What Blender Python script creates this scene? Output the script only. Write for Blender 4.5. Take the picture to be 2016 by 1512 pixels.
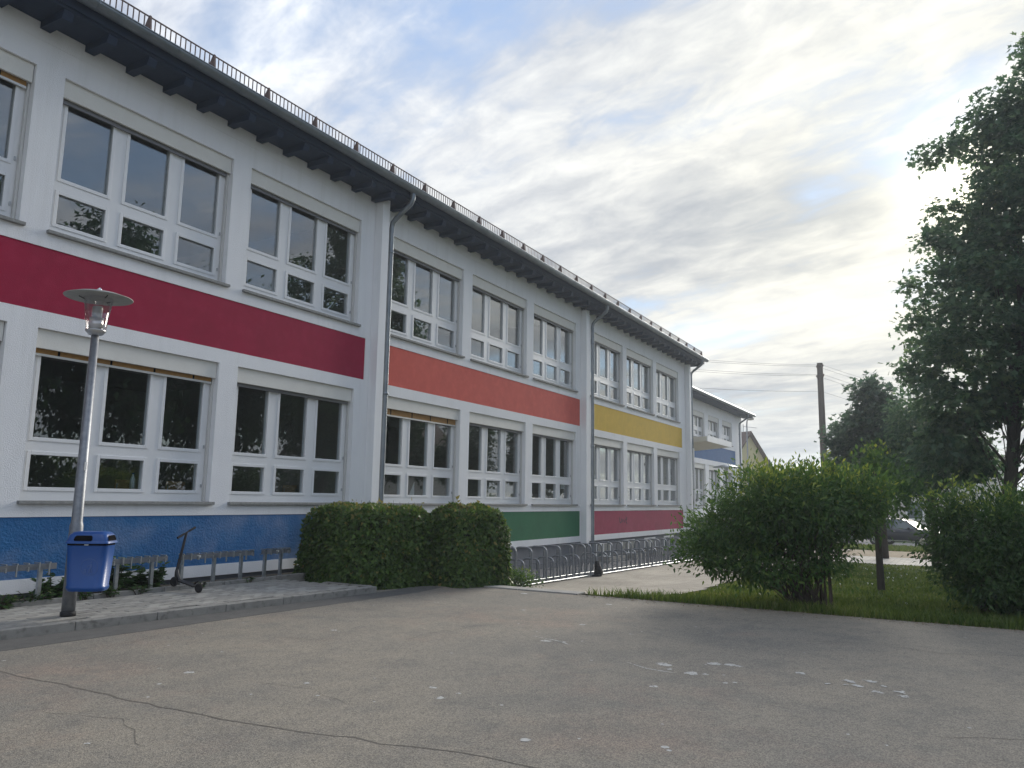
import bpy, bmesh, math, random
import numpy as np
from mathutils import Vector, Matrix
R = math.radians
for o in list(bpy.data.objects): bpy.data.objects.remove(o, do_unlink=True)
scn = bpy.context.scene
C = scn.collection

# ------------------------------------------------------------------ camera
# world: X along the school front (away), Y into the building, Z up, origin = lens
EYE = 1.39                                   # lens height above the yard
cd = bpy.data.cameras.new('Camera'); cam = bpy.data.objects.new('Camera', cd); C.objects.link(cam)
right = Vector((0.49651231, -0.8678953, 0.01527339))
down = Vector((0.13700796, 0.0609814, -0.9886911))
fwd = Vector((0.85714896, 0.49298988, 0.14918658))
cam.matrix_world = Matrix(((right.x, -down.x, -fwd.x, 0), (right.y, -down.y, -fwd.y, 0), (right.z, -down.z, -fwd.z, 0), (0, 0, 0, 1)))
cd.sensor_width = 36; cd.lens = 36 * 1514 / 2016; cd.clip_start = .05; cd.clip_end = 3000
scn.camera = cam

# ------------------------------------------------------------------ sky, sun, exposure
SUN_EL, SUN_AZ = R(21.0), R(-2.5)            # azimuth measured from +X towards +Y
sun_dir = Vector((math.cos(SUN_EL) * math.cos(SUN_AZ), math.cos(SUN_EL) * math.sin(SUN_AZ), math.sin(SUN_EL)))
world = bpy.data.worlds.new('World'); scn.world = world; world.use_nodes = True
def build_sky(nt):
    N = nt.nodes; L = nt.links; N.clear()
    def nd(t, **k):
        n = N.new(t)
        for a, b in k.items(): setattr(n, a, b)
        return n
    def put(s, v):
        if isinstance(v, bpy.types.NodeSocket): L.new(v, s)
        else: s.default_value = v
    def m(op, a, b=0.0, c=None, clamp=False):
        n = nd('ShaderNodeMath', operation=op, use_clamp=clamp); put(n.inputs[0], a); put(n.inputs[1], b)
        if c is not None: put(n.inputs[2], c)
        return n.outputs[0]
    def ramp(v, lo, hi):
        n = nd('ShaderNodeMapRange', interpolation_type='SMOOTHSTEP'); put(n.inputs[0], v)
        n.inputs[1].default_value = lo; n.inputs[2].default_value = hi
        return n.outputs[0]
    def mix(f, a, b):
        n = nd('ShaderNodeMix', data_type='RGBA'); put(n.inputs[0], f); put(n.inputs[6], a); put(n.inputs[7], b)
        return n.outputs[2]
    def noise(vec, scale, detail, rough=.55, dist=0.0):
        n = nd('ShaderNodeTexNoise'); L.new(vec, n.inputs['Vector'])
        n.inputs['Scale'].default_value = scale; n.inputs['Detail'].default_value = detail
        n.inputs['Roughness'].default_value = rough; n.inputs['Distortion'].default_value = dist
        return n.outputs[0]
    tc = nd('ShaderNodeTexCoord')
    sp = nd('ShaderNodeSeparateXYZ'); L.new(tc.outputs['Generated'], sp.inputs[0])
    z = m('ADD', m('MAXIMUM', sp.outputs[2], 0.0), .13)
    px = m('DIVIDE', sp.outputs[0], z); py = m('DIVIDE', sp.outputs[1], z)
    u = m('ADD', m('MULTIPLY', px, .28), m('MULTIPLY', py, .96))
    v = m('ADD', m('MULTIPLY', px, -.96), m('MULTIPLY', py, .28))
    def vec(a, b, off):
        n = nd('ShaderNodeCombineXYZ'); put(n.inputs[0], m('MULTIPLY', u, a)); put(n.inputs[1], m('MULTIPLY', v, b)); n.inputs[2].default_value = off
        return n.outputs[0]
    big = noise(vec(.34, .85, SKY_OFF), 1.0, 3, .5, .2)
    mid = noise(vec(.9, 2.1, 7.7), 1.2, 6, .6, .25)
    fine = noise(vec(3.4, 5.6, 1.3), 1.6, 8, .62, .35)
    shade = noise(vec(.40, 1.3, 12.4), 1.1, 5, .55, .3)
    cover = m('ADD', m('ADD', m('MULTIPLY', big, .60), m('MULTIPLY', mid, .30)), m('MULTIPLY', fine, .18))
    cover = m('ADD', cover, m('MULTIPLY', m('POWER', m('SUBTRACT', 1.0, m('MAXIMUM', sp.outputs[2], 0.0)), 10.0), .07))   # a thin layer closes up towards the horizon
    dens = ramp(cover, .43, .58)
    tone = m('ADD', m('ADD', m('MULTIPLY', shade, .74), m('MULTIPLY', mid, .26)), m('MULTIPLY', fine, .36))
    tone = ramp(tone, .50, .88)
    dt = nd('ShaderNodeVectorMath', operation='DOT_PRODUCT'); L.new(tc.outputs['Generated'], dt.inputs[0]); dt.inputs[1].default_value = sun_dir
    d0 = m('MAXIMUM', dt.outputs['Value'], 0.0)
    wide = m('POWER', d0, 5.0); near = m('POWER', d0, 45.0); disc = m('POWER', d0, 500.0)
    cl = mix(tone, (1.40, 1.58, 1.98, 1), (3.55, 3.65, 3.8, 1))
    warm = mix(wide, (1, 1, 1, 1), (1.12, 1.05, .88, 1))
    c2 = nd('ShaderNodeMix', data_type='RGBA', blend_type='MULTIPLY'); c2.inputs[0].default_value = 1; L.new(cl, c2.inputs[6]); L.new(warm, c2.inputs[7])
    glow = nd('ShaderNodeMix', data_type='RGBA', blend_type='ADD'); glow.inputs[0].default_value = 1
    gg = mix(m('ADD', m('MULTIPLY', near, .08, clamp=True), m('MULTIPLY', disc, .6)), (0, 0, 0, 1), (9, 8.3, 6.0, 1))
    L.new(c2.outputs[2], glow.inputs[6]); L.new(gg, glow.inputs[7])
    sk = nd('ShaderNodeTexSky', sky_type='NISHITA'); sk.sun_disc = False
    sk.sun_elevation = SUN_EL; sk.sun_rotation = math.pi / 2 - SUN_AZ
    sk.air_density = 1.0; sk.dust_density = .05; sk.ozone_density = 2.0
    hs = nd('ShaderNodeHueSaturation'); hs.inputs['Saturation'].default_value = .82; hs.inputs['Value'].default_value = SKY_V
    L.new(sk.outputs[0], hs.inputs['Color'])
    col = mix(dens, hs.outputs[0], glow.outputs[2])
    # overcast skies brighten towards the zenith
    zen = m('DIVIDE', m('ADD', 1.0, m('MULTIPLY', m('MAXIMUM', sp.outputs[2], 0.0), .9)), 1.315)
    zz = nd('ShaderNodeVectorMath', operation='SCALE'); L.new(col, zz.inputs[0]); L.new(zen, zz.inputs['Scale']); col = zz.outputs[0]
    bg = nd('ShaderNodeBackground'); L.new(col, bg.inputs[0]); bg.inputs[1].default_value = .10
    out = nd('ShaderNodeOutputWorld'); L.new(bg.outputs[0], out.inputs[0])
SKY_V = .62; SKY_OFF = 1.2
build_sky(world.node_tree)
sd = bpy.data.lights.new('Sun', 'SUN'); sd.energy = 1.5; sd.angle = R(28); sd.color = (1, .93, .82)
sun = bpy.data.objects.new('Sun', sd); C.objects.link(sun); sun.rotation_euler = (-sun_dir).to_track_quat('-Z', 'Y').to_euler()
scn.view_settings.view_transform = 'Standard'; scn.view_settings.look = 'None'
scn.view_settings.exposure = 1.60; scn.view_settings.gamma = 1; scn.view_settings.use_curve_mapping = False
scn.render.engine = 'CYCLES'
try:
    scn.cycles.max_bounces = 8; scn.cycles.transparent_max_bounces = 16
except Exception: pass

# ------------------------------------------------------------------ materials
MATS = {}
def mat(name, col, col2=None, rough=.7, metal=0.0, nscale=6.0, bump=0.0, bscale=60.0, detail=5, lo=.35, hi=.65, spec=.5, coat=0.0, stretch=None, third=None):
    if name in MATS: return MATS[name]
    mt = bpy.data.materials.new(name); mt.use_nodes = True; nt = mt.node_tree; N = nt.nodes; L = nt.links
    b = N['Principled BSDF']; b.inputs['Roughness'].default_value = rough; b.inputs['Metallic'].default_value = metal
    b.inputs['Specular IOR Level'].default_value = spec; b.inputs['Coat Weight'].default_value = coat
    tc = N.new('ShaderNodeTexCoord'); vec = tc.outputs['Object']
    if stretch:
        mp = N.new('ShaderNodeMapping'); mp.inputs['Scale'].default_value = stretch; L.new(vec, mp.inputs[0]); vec = mp.outputs[0]
    c1 = (*col, 1)
    if col2 is None: b.inputs['Base Color'].default_value = c1
    else:
        n = N.new('ShaderNodeTexNoise'); n.inputs['Scale'].default_value = nscale; n.inputs['Detail'].default_value = detail; n.inputs['Roughness'].default_value = .65
        L.new(vec, n.inputs['Vector'])
        mr = N.new('ShaderNodeMapRange'); mr.inputs[1].default_value = lo; mr.inputs[2].default_value = hi; L.new(n.outputs[0], mr.inputs[0])
        mx = N.new('ShaderNodeMix'); mx.data_type = 'RGBA'; L.new(mr.outputs[0], mx.inputs[0]); mx.inputs[6].default_value = c1; mx.inputs[7].default_value = (*col2, 1)
        cur = mx.outputs[2]
        if third:
            tcol, tsc, tlo, thi, tamt = third
            n2 = N.new('ShaderNodeTexNoise'); n2.inputs['Scale'].default_value = tsc; n2.inputs['Detail'].default_value = 6; L.new(vec, n2.inputs['Vector'])
            m2 = N.new('ShaderNodeMapRange'); m2.inputs[1].default_value = tlo; m2.inputs[2].default_value = thi; m2.inputs[4].default_value = tamt; L.new(n2.outputs[0], m2.inputs[0])
            x2 = N.new('ShaderNodeMix'); x2.data_type = 'RGBA'; L.new(m2.outputs[0], x2.inputs[0]); L.new(cur, x2.inputs[6]); x2.inputs[7].default_value = (*tcol, 1); cur = x2.outputs[2]
        L.new(cur, b.inputs['Base Color'])
    if bump > 0:
        n = N.new('ShaderNodeTexNoise'); n.inputs['Scale'].default_value = bscale; n.inputs['Detail'].default_value = 4; L.new(vec, n.inputs['Vector'])
        bp = N.new('ShaderNodeBump'); bp.inputs['Strength'].default_value = bump; bp.inputs['Distance'].default_value = .02; L.new(n.outputs[0], bp.inputs['Height']); L.new(bp.outputs[0], b.inputs['Normal'])
    MATS[name] = mt; return mt

def leafmat(name, dark, light, tip=None, trans=.35):
    mt = bpy.data.materials.new(name); mt.use_nodes = True; nt = mt.node_tree; N = nt.nodes; L = nt.links; N.clear()
    at = N.new('ShaderNodeAttribute'); at.attribute_name = 'tint'
    cr = N.new('ShaderNodeValToRGB'); L.new(at.outputs['Fac'], cr.inputs[0])
    e = cr.color_ramp.elements; e[0].color = (*dark, 1); e[1].color = (*light, 1); e[1].position = .75
    if tip: q = e.new(1.0); q.color = (*tip, 1)
    p = N.new('ShaderNodeBsdfPrincipled'); p.inputs['Roughness'].default_value = .5; p.inputs['Specular IOR Level'].default_value = .35; L.new(cr.outputs[0], p.inputs['Base Color'])
    hs = N.new('ShaderNodeHueSaturation'); hs.inputs['Value'].default_value = 1.25; hs.inputs['Hue'].default_value = .485; L.new(cr.outputs[0], hs.inputs['Color'])
    t = N.new('ShaderNodeBsdfTranslucent'); L.new(hs.outputs[0], t.inputs[0])
    mx = N.new('ShaderNodeMixShader'); mx.inputs[0].default_value = trans; L.new(p.outputs[0], mx.inputs[1]); L.new(t.outputs[0], mx.inputs[2])
    out = N.new('ShaderNodeOutputMaterial'); L.new(mx.outputs[0], out.inputs[0])
    MATS[name] = mt; return mt

def glassmat(name, f0, tint=(1, 1, 1), wob=0.0, wsc=1.2):
    mt = bpy.data.materials.new(name); mt.use_nodes = True; nt = mt.node_tree; N = nt.nodes; L = nt.links; N.clear()
    lw = N.new('ShaderNodeLayerWeight'); lw.inputs[0].default_value = .5
    def m(op, a, b):
        n = N.new('ShaderNodeMath'); n.operation = op
        for i, v in enumerate((a, b)):
            if isinstance(v, (int, float)): n.inputs[i].default_value = v
            else: L.new(v, n.inputs[i])
        return n.outputs[0]
    f = m('ADD', m('MULTIPLY', m('POWER', lw.outputs['Facing'], 4.0), 1 - f0), f0)
    tr = N.new('ShaderNodeBsdfTransparent'); tr.inputs[0].default_value = (*tint, 1)
    gl = N.new('ShaderNodeBsdfGlossy'); gl.inputs['Roughness'].default_value = .0
    if wob:
        tc = N.new('ShaderNodeTexCoord'); n = N.new('ShaderNodeTexNoise'); n.inputs['Scale'].default_value = wsc; n.inputs['Detail'].default_value = 1.5; L.new(tc.outputs['Object'], n.inputs['Vector'])
        bp = N.new('ShaderNodeBump'); bp.inputs['Strength'].default_value = wob; bp.inputs['Distance'].default_value = .02; L.new(n.outputs[0], bp.inputs['Height']); L.new(bp.outputs[0], gl.inputs['Normal'])
    mx = N.new('ShaderNodeMixShader'); L.new(f, mx.inputs[0]); L.new(tr.outputs[0], mx.inputs[1]); L.new(gl.outputs[0], mx.inputs[2])
    out = N.new('ShaderNodeOutputMaterial'); L.new(mx.outputs[0], out.inputs[0])
    MATS[name] = mt; return mt

def M(n): return MATS[n]
def plaster(name, c1, c2, stain, amt):
    mt = mat(name, c1, c2, rough=.92, nscale=.8, bump=.4, bscale=70)
    nt = mt.node_tree; N = nt.nodes; L = nt.links; b = N['Principled BSDF']; src = b.inputs['Base Color'].links[0].from_socket
    tc = N.new('ShaderNodeTexCoord'); mp = N.new('ShaderNodeMapping'); mp.inputs['Scale'].default_value = (2.6, 2.6, .16); L.new(tc.outputs['Object'], mp.inputs[0])
    n = N.new('ShaderNodeTexNoise'); n.inputs['Scale'].default_value = 1.6; n.inputs['Detail'].default_value = 7; n.inputs['Roughness'].default_value = .7; L.new(mp.outputs[0], n.inputs['Vector'])
    mr = N.new('ShaderNodeMapRange'); mr.inputs[1].default_value = .50; mr.inputs[2].default_value = .78; mr.inputs[4].default_value = amt; L.new(n.outputs[0], mr.inputs[0])
    x = N.new('ShaderNodeMix'); x.data_type = 'RGBA'; L.new(mr.outputs[0], x.inputs[0]); L.new(src, x.inputs[6]); x.inputs[7].default_value = (*stain, 1); L.new(x.outputs[2], b.inputs['Base Color'])
plaster('plaster_white', (.86, .87, .88), (.815, .825, .845), (.58, .58, .56), .32)
plaster('plaster_fine', (.86, .87, .88), (.82, .83, .85), (.58, .58, .56), .25)
def paint(n, a, b): mat(n, a, b, rough=.88, nscale=1.6, bump=.28, bscale=75, detail=8, third=(tuple(min(1, c * 1.12 + .010) for c in a), 5.0, .48, .75, .55))
paint('paint_maroon', (.33, .003, .044), (.285, .003, .038))
paint('paint_orange', (.62, .105, .080), (.55, .088, .066))
paint('paint_yellow', (.64, .42, .030), (.58, .38, .030))
paint('paint_green', (.006, .125, .050), (.010, .15, .062))
paint('paint_crimson', (.34, .018, .072), (.29, .016, .062))
paint('paint_blue_far', (.035, .125, .30), (.03, .11, .27))
mat('paint_blue', (.008, .10, .28), (.014, .135, .34), rough=.8, nscale=2.0, bump=.7, bscale=34, third=((.10, .19, .36), 1.3, .47, .62, .9))
mat('basement', (.17, .18, .205), (.14, .15, .17), rough=.9, nscale=2, bump=.4, bscale=60)
mat('frame_white', (.80, .81, .82), (.77, .78, .79), rough=.38, nscale=3)
mat('shutter_cream', (.74, .735, .69), (.70, .69, .645), rough=.7, nscale=4, bump=.1, bscale=40)
mat('blind_grey', (.20, .20, .21), rough=.5, metal=.3)
mat('blind_ochre', (.36, .20, .06), (.30, .16, .045), rough=.8, nscale=20)
mat('rail_pale', (.62, .62, .60), rough=.4, metal=.2)
mat('sill_stone', (.30, .305, .295), (.22, .225, .22), rough=.8, nscale=25, bump=.4, bscale=120)
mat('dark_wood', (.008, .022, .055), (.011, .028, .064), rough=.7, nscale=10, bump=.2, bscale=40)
mat('zinc', (.20, .235, .27), (.27, .30, .33), rough=.45, metal=.75, nscale=3.5, bump=.05, bscale=30)
mat('galv', (.29, .305, .325), (.21, .225, .25), rough=.5, metal=.7, nscale=14, bump=.06, bscale=50)
mat('galv_bright', (.55, .57, .58), (.44, .46, .48), rough=.38, metal=.8, nscale=18)
mat('rust_iron', (.12, .09, .085), (.15, .10, .085), rough=.8, metal=.2, nscale=20)
mat('roof_tile', (.10, .055, .045), (.07, .045, .04), rough=.85, nscale=6, bump=.6, bscale=14)
mat('interior', (.30, .28, .25), (.26, .245, .22), rough=.9, nscale=1)
mat('interior_floor', (.14, .10, .07), rough=.7)
mat('concrete', (.35, .34, .315), (.27, .262, .245), rough=.9, nscale=5, bump=.35, bscale=90, third=((.17, .165, .15), 9, .58, .72, .6))
mat('kerb', (.30, .292, .27), (.225, .22, .205), rough=.92, nscale=7, bump=.5, bscale=120, third=((.13, .125, .115), 14, .56, .70, .7))
mat('asphalt_strip', (.15, .147, .14), (.118, .117, .112), rough=.93, nscale=6, bump=.9, bscale=190)
mat('gravel', (.125, .128, .14), (.17, .172, .18), rough=1, nscale=60, bump=.8, bscale=90)
mat('soil', (.085, .075, .06), (.14, .125, .10), rough=1, nscale=14, bump=1, bscale=60)
mat('crack', (.095, .082, .066), (.16, .145, .12), rough=1, nscale=30)
mat('white_spot', (.52, .515, .49), (.34, .335, .315), rough=.9, nscale=30)
_ws = M('white_spot').node_tree; _N = _ws.nodes; _n = _N.new('ShaderNodeTexNoise'); _n.inputs['Scale'].default_value = 38; _n.inputs['Detail'].default_value = 6; _t = _N.new('ShaderNodeTexCoord'); _ws.links.new(_t.outputs['Object'], _n.inputs['Vector'])
_r = _N.new('ShaderNodeMapRange'); _r.inputs[1].default_value = .30; _r.inputs[2].default_value = .46; _ws.links.new(_n.outputs[0], _r.inputs[0]); _ws.links.new(_r.outputs[0], _N['Principled BSDF'].inputs['Alpha'])
mat('litter', (.16, .11, .07), (.26, .20, .13), rough=.9, nscale=60)
mat('bin_blue', (.003, .062, .26), (.005, .072, .29), rough=.36, nscale=4, coat=.1)
mat('black', (.004, .004, .005), rough=.9, spec=.05)
mat('rubber', (.018, .018, .020), rough=.75)
mat('scooter_black', (.014, .014, .018), (.02, .02, .024), rough=.5, nscale=10)
mat('cat_black', (.007, .007, .009), (.014, .013, .014), rough=.75, nscale=30, bump=.8, bscale=120)
mat('sticker', (.07, .14, .36), rough=.6)
mat('bark', (.075, .062, .050), (.045, .038, .032), rough=.95, nscale=9, bump=1.0, bscale=26, stretch=(1, 1, .25))
mat('twig', (.06, .046, .036), (.085, .066, .05), rough=.95, nscale=9)
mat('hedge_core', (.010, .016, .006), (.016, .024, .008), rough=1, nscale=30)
mat('pole_wood', (.085, .062, .045), (.06, .045, .035), rough=.95, nscale=6, bump=.6, bscale=30, stretch=(1, 1, .1))
mat('wire', (.02, .02, .022), rough=.7)
mat('ceramic', (.10, .06, .045), rough=.35)
mat('house_yellow', (.62, .56, .32), (.57, .51, .29), rough=.9, nscale=2, bump=.2)
mat('house_pale', (.62, .60, .55), (.56, .54, .50), rough=.9, nscale=1, bump=.2)
mat('canopy_cream', (.60, .57, .48), (.55, .52, .44), rough=.85, nscale=2)
mat('sand', (.33, .27, .185), (.26, .21, .14), rough=1, nscale=3, bump=.6, bscale=60)
mat('street_asphalt', (.17, .168, .165), (.13, .13, .13), rough=.9, nscale=2, bump=.4)
mat('chair_wood', (.34, .20, .075), (.28, .16, .06), rough=.5, nscale=8, stretch=(1, 8, 1))
mat('paper', (.75, .75, .73), rough=.8)
mat('plastic_clear', (.42, .46, .48), rough=.3)
mat('car_grey', (.030, .033, .045), rough=.3, metal=.5, coat=.6)
mat('car_white', (.68, .69, .70), rough=.3, coat=.6)
mat('car_glass', (.10, .13, .14), rough=.08, spec=.8)
mat('car_lamp', (.75, .77, .80), rough=.12, spec=.8)
mat('chrome', (.65, .66, .68), rough=.2, metal=1)
mat('lamp_disc', (.42, .42, .40), (.33, .335, .32), rough=.55, nscale=10)
mat('lamp_metal', (.62, .63, .65), rough=.28, metal=.9)
mat('scribble', (.04, .025, .05), rough=.9)
mat('flower', (.80, .80, .74), rough=.8)
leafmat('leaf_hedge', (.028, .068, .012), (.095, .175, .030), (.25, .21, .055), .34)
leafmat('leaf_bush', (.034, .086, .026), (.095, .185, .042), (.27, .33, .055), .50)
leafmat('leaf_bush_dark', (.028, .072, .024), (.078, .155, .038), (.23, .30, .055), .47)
leafmat('leaf_maple', (.040, .092, .050), (.095, .170, .080), (.15, .22, .085), .52)
leafmat('leaf_chestnut', (.032, .072, .046), (.078, .138, .076), (.12, .18, .085), .48)
leafmat('leaf_weed', (.026, .070, .020), (.075, .150, .036), (.18, .25, .06), .30)
leafmat('blade', (.050, .098, .018), (.14, .20, .038), (.27, .26, .09), .38)
glassmat('window_glass', .16, (.90, .94, .95), .004, 1.4)
glassmat('window_glass_wavy', .12, (.90, .94, .95), .012, 2.0)
glassmat('lamp_glass', .11, (.96, .95, .95))
def lawn_material():
    mt = mat('lawn', (.060, .098, .018), (.040, .070, .013), rough=1, nscale=1.6, bump=1.0, bscale=35, third=((.12, .125, .035), 5, .55, .75, .6)); return mt
lawn_material()
def asphalt_material():
    mt = bpy.data.materials.new('asphalt'); mt.use_nodes = True; nt = mt.node_tree; N = nt.nodes; L = nt.links; b = N['Principled BSDF']
    b.inputs['Roughness'].default_value = .93; b.inputs['Specular IOR Level'].default_value = .3
    tc = N.new('ShaderNodeTexCoord'); v = tc.outputs['Object']
    def noise(s, d, r=.6):
        n = N.new('ShaderNodeTexNoise'); n.inputs['Scale'].default_value = s; n.inputs['Detail'].default_value = d; n.inputs['Roughness'].default_value = r; L.new(v, n.inputs['Vector']); return n.outputs[0]
    def rng(a, lo, hi, t=1.0):
        n = N.new('ShaderNodeMapRange'); n.inputs[1].default_value = lo; n.inputs[2].default_value = hi; n.inputs[4].default_value = t; L.new(a, n.inputs[0]); return n.outputs[0]
    def mix(f, a, c, bt='MIX'):
        n = N.new('ShaderNodeMix'); n.data_type = 'RGBA'; n.blend_type = bt; L.new(f, n.inputs[0])
        for s, w in ((n.inputs[6], a), (n.inputs[7], c)):
            if isinstance(w, tuple): s.default_value = w
            else: L.new(w, s)
        return n.outputs[2]
    base = mix(rng(noise(.35, 5), .38, .62), (.265, .236, .190, 1), (.215, .198, .168, 1))
    base = mix(rng(noise(.42, 6, .7), .54, .70, .6), base, (.28, .205, .162, 1))
    base = mix(rng(noise(2.4, 6, .7), .46, .72, .65), base, (.150, .144, .132, 1))
    base = mix(rng(noise(.8, 7, .75), .52, .66, .5), base, (.160, .150, .134, 1))
    base = mix(rng(noise(14, 5, .7), .50, .72, .4), base, (.115, .112, .105, 1))
    vo = N.new('ShaderNodeTexVoronoi'); vo.inputs['Scale'].default_value = 150; L.new(v, vo.inputs['Vector'])
    g = N.new('ShaderNodeSeparateColor'); L.new(vo.outputs['Color'], g.inputs[0])
    grit = mix(rng(g.outputs[0], .0, 1.0), (.52, .52, .53, 1), (1.42, 1.41, 1.39, 1))
    f1 = N.new('ShaderNodeValue'); f1.outputs[0].default_value = .85
    base = mix(f1.outputs[0], base, grit, 'MULTIPLY')
    base = mix(rng(noise(300, 2), .66, .72, .55), base, (.40, .385, .36, 1))
    L.new(base, b.inputs['Base Color'])
    bp = N.new('ShaderNodeBump'); bp.inputs['Strength'].default_value = .6; bp.inputs['Distance'].default_value = .003; L.new(vo.outputs['Distance'], bp.inputs['Height']); L.new(bp.outputs[0], b.inputs['Normal'])
    MATS['asphalt'] = mt
asphalt_material()
def paver_material(name, c1, c2, cm, bw, bh, off=.5, rot=0, mort=.006):
    mt = bpy.data.materials.new(name); mt.use_nodes = True; nt = mt.node_tree; N = nt.nodes; L = nt.links; b = N['Principled BSDF']; b.inputs['Roughness'].default_value = .92
    tc = N.new('ShaderNodeTexCoord'); mp = N.new('ShaderNodeMapping'); mp.inputs['Rotation'].default_value = (0, 0, rot); L.new(tc.outputs['Object'], mp.inputs[0])
    br = N.new('ShaderNodeTexBrick'); L.new(mp.outputs[0], br.inputs['Vector']); br.inputs['Scale'].default_value = 1
    br.inputs['Color1'].default_value = (*c1, 1); br.inputs['Color2'].default_value = (*c2, 1); br.inputs['Mortar'].default_value = (*cm, 1)
    br.inputs['Brick Width'].default_value = bw; br.inputs['Row Height'].default_value = bh; br.inputs['Mortar Size'].default_value = mort; br.offset = off
    n = N.new('ShaderNodeTexNoise'); n.inputs['Scale'].default_value = .9; n.inputs['Detail'].default_value = 6; L.new(tc.outputs['Object'], n.inputs['Vector'])
    mr = N.new('ShaderNodeMapRange'); mr.inputs[1].default_value = .35; mr.inputs[2].default_value = .7; mr.inputs[3].default_value = .78; mr.inputs[4].default_value = 1.12; L.new(n.outputs[0], mr.inputs[0])
    mx = N.new('ShaderNodeMix'); mx.data_type = 'RGBA'; mx.blend_type = 'MULTIPLY'; mx.inputs[0].default_value = 1; L.new(br.outputs[0], mx.inputs[6]); L.new(mr.outputs[0], mx.inputs[7]); L.new(mx.outputs[2], b.inputs['Base Color'])
    bp = N.new('ShaderNodeBump'); bp.inputs['Strength'].default_value = .5; bp.inputs['Distance'].default_value = .006; bp.invert = True; L.new(br.outputs['Fac'], bp.inputs['Height']); L.new(bp.outputs[0], b.inputs['Normal'])
    MATS[name] = mt
paver_material('paver_path', (.40, .36, .295), (.34, .305, .25), (.20, .18, .15), .20, .10)
paver_material('paver_far', (.50, .485, .45), (.45, .435, .40), (.28, .27, .25), .40, .20)
for k, (a, b_) in enumerate((((.36, .345, .31), (.29, .28, .255)), ((.31, .30, .275), (.25, .242, .222)), ((.42, .405, .37), (.34, .33, .30)))):
    mat('paver%d' % k, a, b_, rough=.92, nscale=9, bump=.35, bscale=140, third=((.16, .155, .14), 4, .58, .75, .5))

# ------------------------------------------------------------------ mesh helpers
class MB:
    def __init__(s): s.v = []; s.f = []; s.sm = []
    def poly(s, vs, fs, smooth=False):
        o = len(s.v); s.v += [tuple(map(float, p)) for p in vs]; s.f += [tuple(o + i for i in f) for f in fs]; s.sm += [smooth] * len(fs); return s
    def box(s, x0, x1, y0, y1, z0, z1):
        return s.poly([(x0, y0, z0), (x1, y0, z0), (x1, y1, z0), (x0, y1, z0), (x0, y0, z1), (x1, y0, z1), (x1, y1, z1), (x0, y1, z1)],
                      [(3, 2, 1, 0), (4, 5, 6, 7), (0, 1, 5, 4), (1, 2, 6, 5), (2, 3, 7, 6), (3, 0, 4, 7)])
    def prism(s, pts, axis, a, b):
        # pts: 2D outline; axis 'x' -> (y,z), 'y' -> (x,z), 'z' -> (x,y)
        def P(p, t): return {'x': (t, p[0], p[1]), 'y': (p[0], t, p[1]), 'z': (p[0], p[1], t)}[axis]
        n = len(pts); vs = [P(p, a) for p in pts] + [P(p, b) for p in pts]
        fs = [tuple(range(n - 1, -1, -1)), tuple(range(n, 2 * n))] + [(i, (i + 1) % n, n + (i + 1) % n, n + i) for i in range(n)]
        return s.poly(vs, fs)
    def tube(s, pts, rad, n=8, cap=True, smooth=True):
        pts = [Vector(p) for p in pts]; k = len(pts)
        if isinstance(rad, (int, float)): rad = [rad] * k
        vs = []; ref = None
        for i, p in enumerate(pts):
            t = (pts[min(i + 1, k - 1)] - pts[max(i - 1, 0)])
            if t.length < 1e-9: t = Vector((0, 0, 1))
            t.normalize()
            if ref is None: ref = Vector((0, 0, 1)) if abs(t.z) < .9 else Vector((1, 0, 0))
            a = t.cross(ref)
            if a.length < 1e-4: a = t.cross(Vector((0, 1, 0)))
            a.normalize(); b = t.cross(a).normalized(); ref = -b if False else a.cross(t)
            for j in range(n):
                w = 2 * math.pi * j / n; vs.append(p + (a * math.cos(w) + b * math.sin(w)) * rad[i])
        fs = [(i * n + j, i * n + (j + 1) % n, (i + 1) * n + (j + 1) % n, (i + 1) * n + j) for i in range(k - 1) for j in range(n)]
        s.poly(vs, fs, smooth)
        if cap: s.poly(vs[:n], [tuple(range(n - 1, -1, -1))]); s.poly(vs[-n:], [tuple(range(n))])
        return s
    def lathe(s, prof, c=(0, 0, 0), n=24, smooth=True):
        vs = [(c[0] + r * math.cos(2 * math.pi * j / n), c[1] + r * math.sin(2 * math.pi * j / n), c[2] + z) for r, z in prof for j in range(n)]
        fs = [(i * n + j, i * n + (j + 1) % n, (i + 1) * n + (j + 1) % n, (i + 1) * n + j) for i in range(len(prof) - 1) for j in range(n)]
        return s.poly(vs, fs, smooth)
    def mesh(s, name):
        me = bpy.data.meshes.new(name); me.from_pydata(s.v, [], s.f); me.polygons.foreach_set('use_smooth', s.sm); me.update(); return me
    def build(s, name, m, parent=None, bevel=0.0, fix=True):
        me = s.mesh(name); me.materials.append(M(m) if isinstance(m, str) else m)
        if fix:
            bm = bmesh.new(); bm.from_mesh(me); bmesh.ops.recalc_face_normals(bm, faces=bm.faces); bm.to_mesh(me); bm.free()
        o = bpy.data.objects.new(name, me); C.objects.link(o); o.parent = parent
        if bevel: b = o.modifiers.new('bevel', 'BEVEL'); b.width = bevel; b.segments = 2; b.limit_method = 'ANGLE'
        return o
def tag(o, label=None, cat=None, group=None, kind=None):
    if label: o['label'] = label
    if cat: o['category'] = cat
    if group: o['group'] = group
    if kind: o['kind'] = kind
    return o
def empty(name, loc, label, cat, group=None):
    # the Empty stands at the thing's base; parts keep world coordinates
    o = bpy.data.objects.new(name, None); C.objects.link(o); o.location = loc; o.empty_display_size = .2; BASE[o.name] = Vector(loc)
    return tag(o, label, cat, group)
BASE = {}
def adopt(o, p):
    o.parent = p; o.matrix_parent_inverse = Matrix.Translation(-BASE[p.name]) if p.name in BASE else Matrix(); return o
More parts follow.
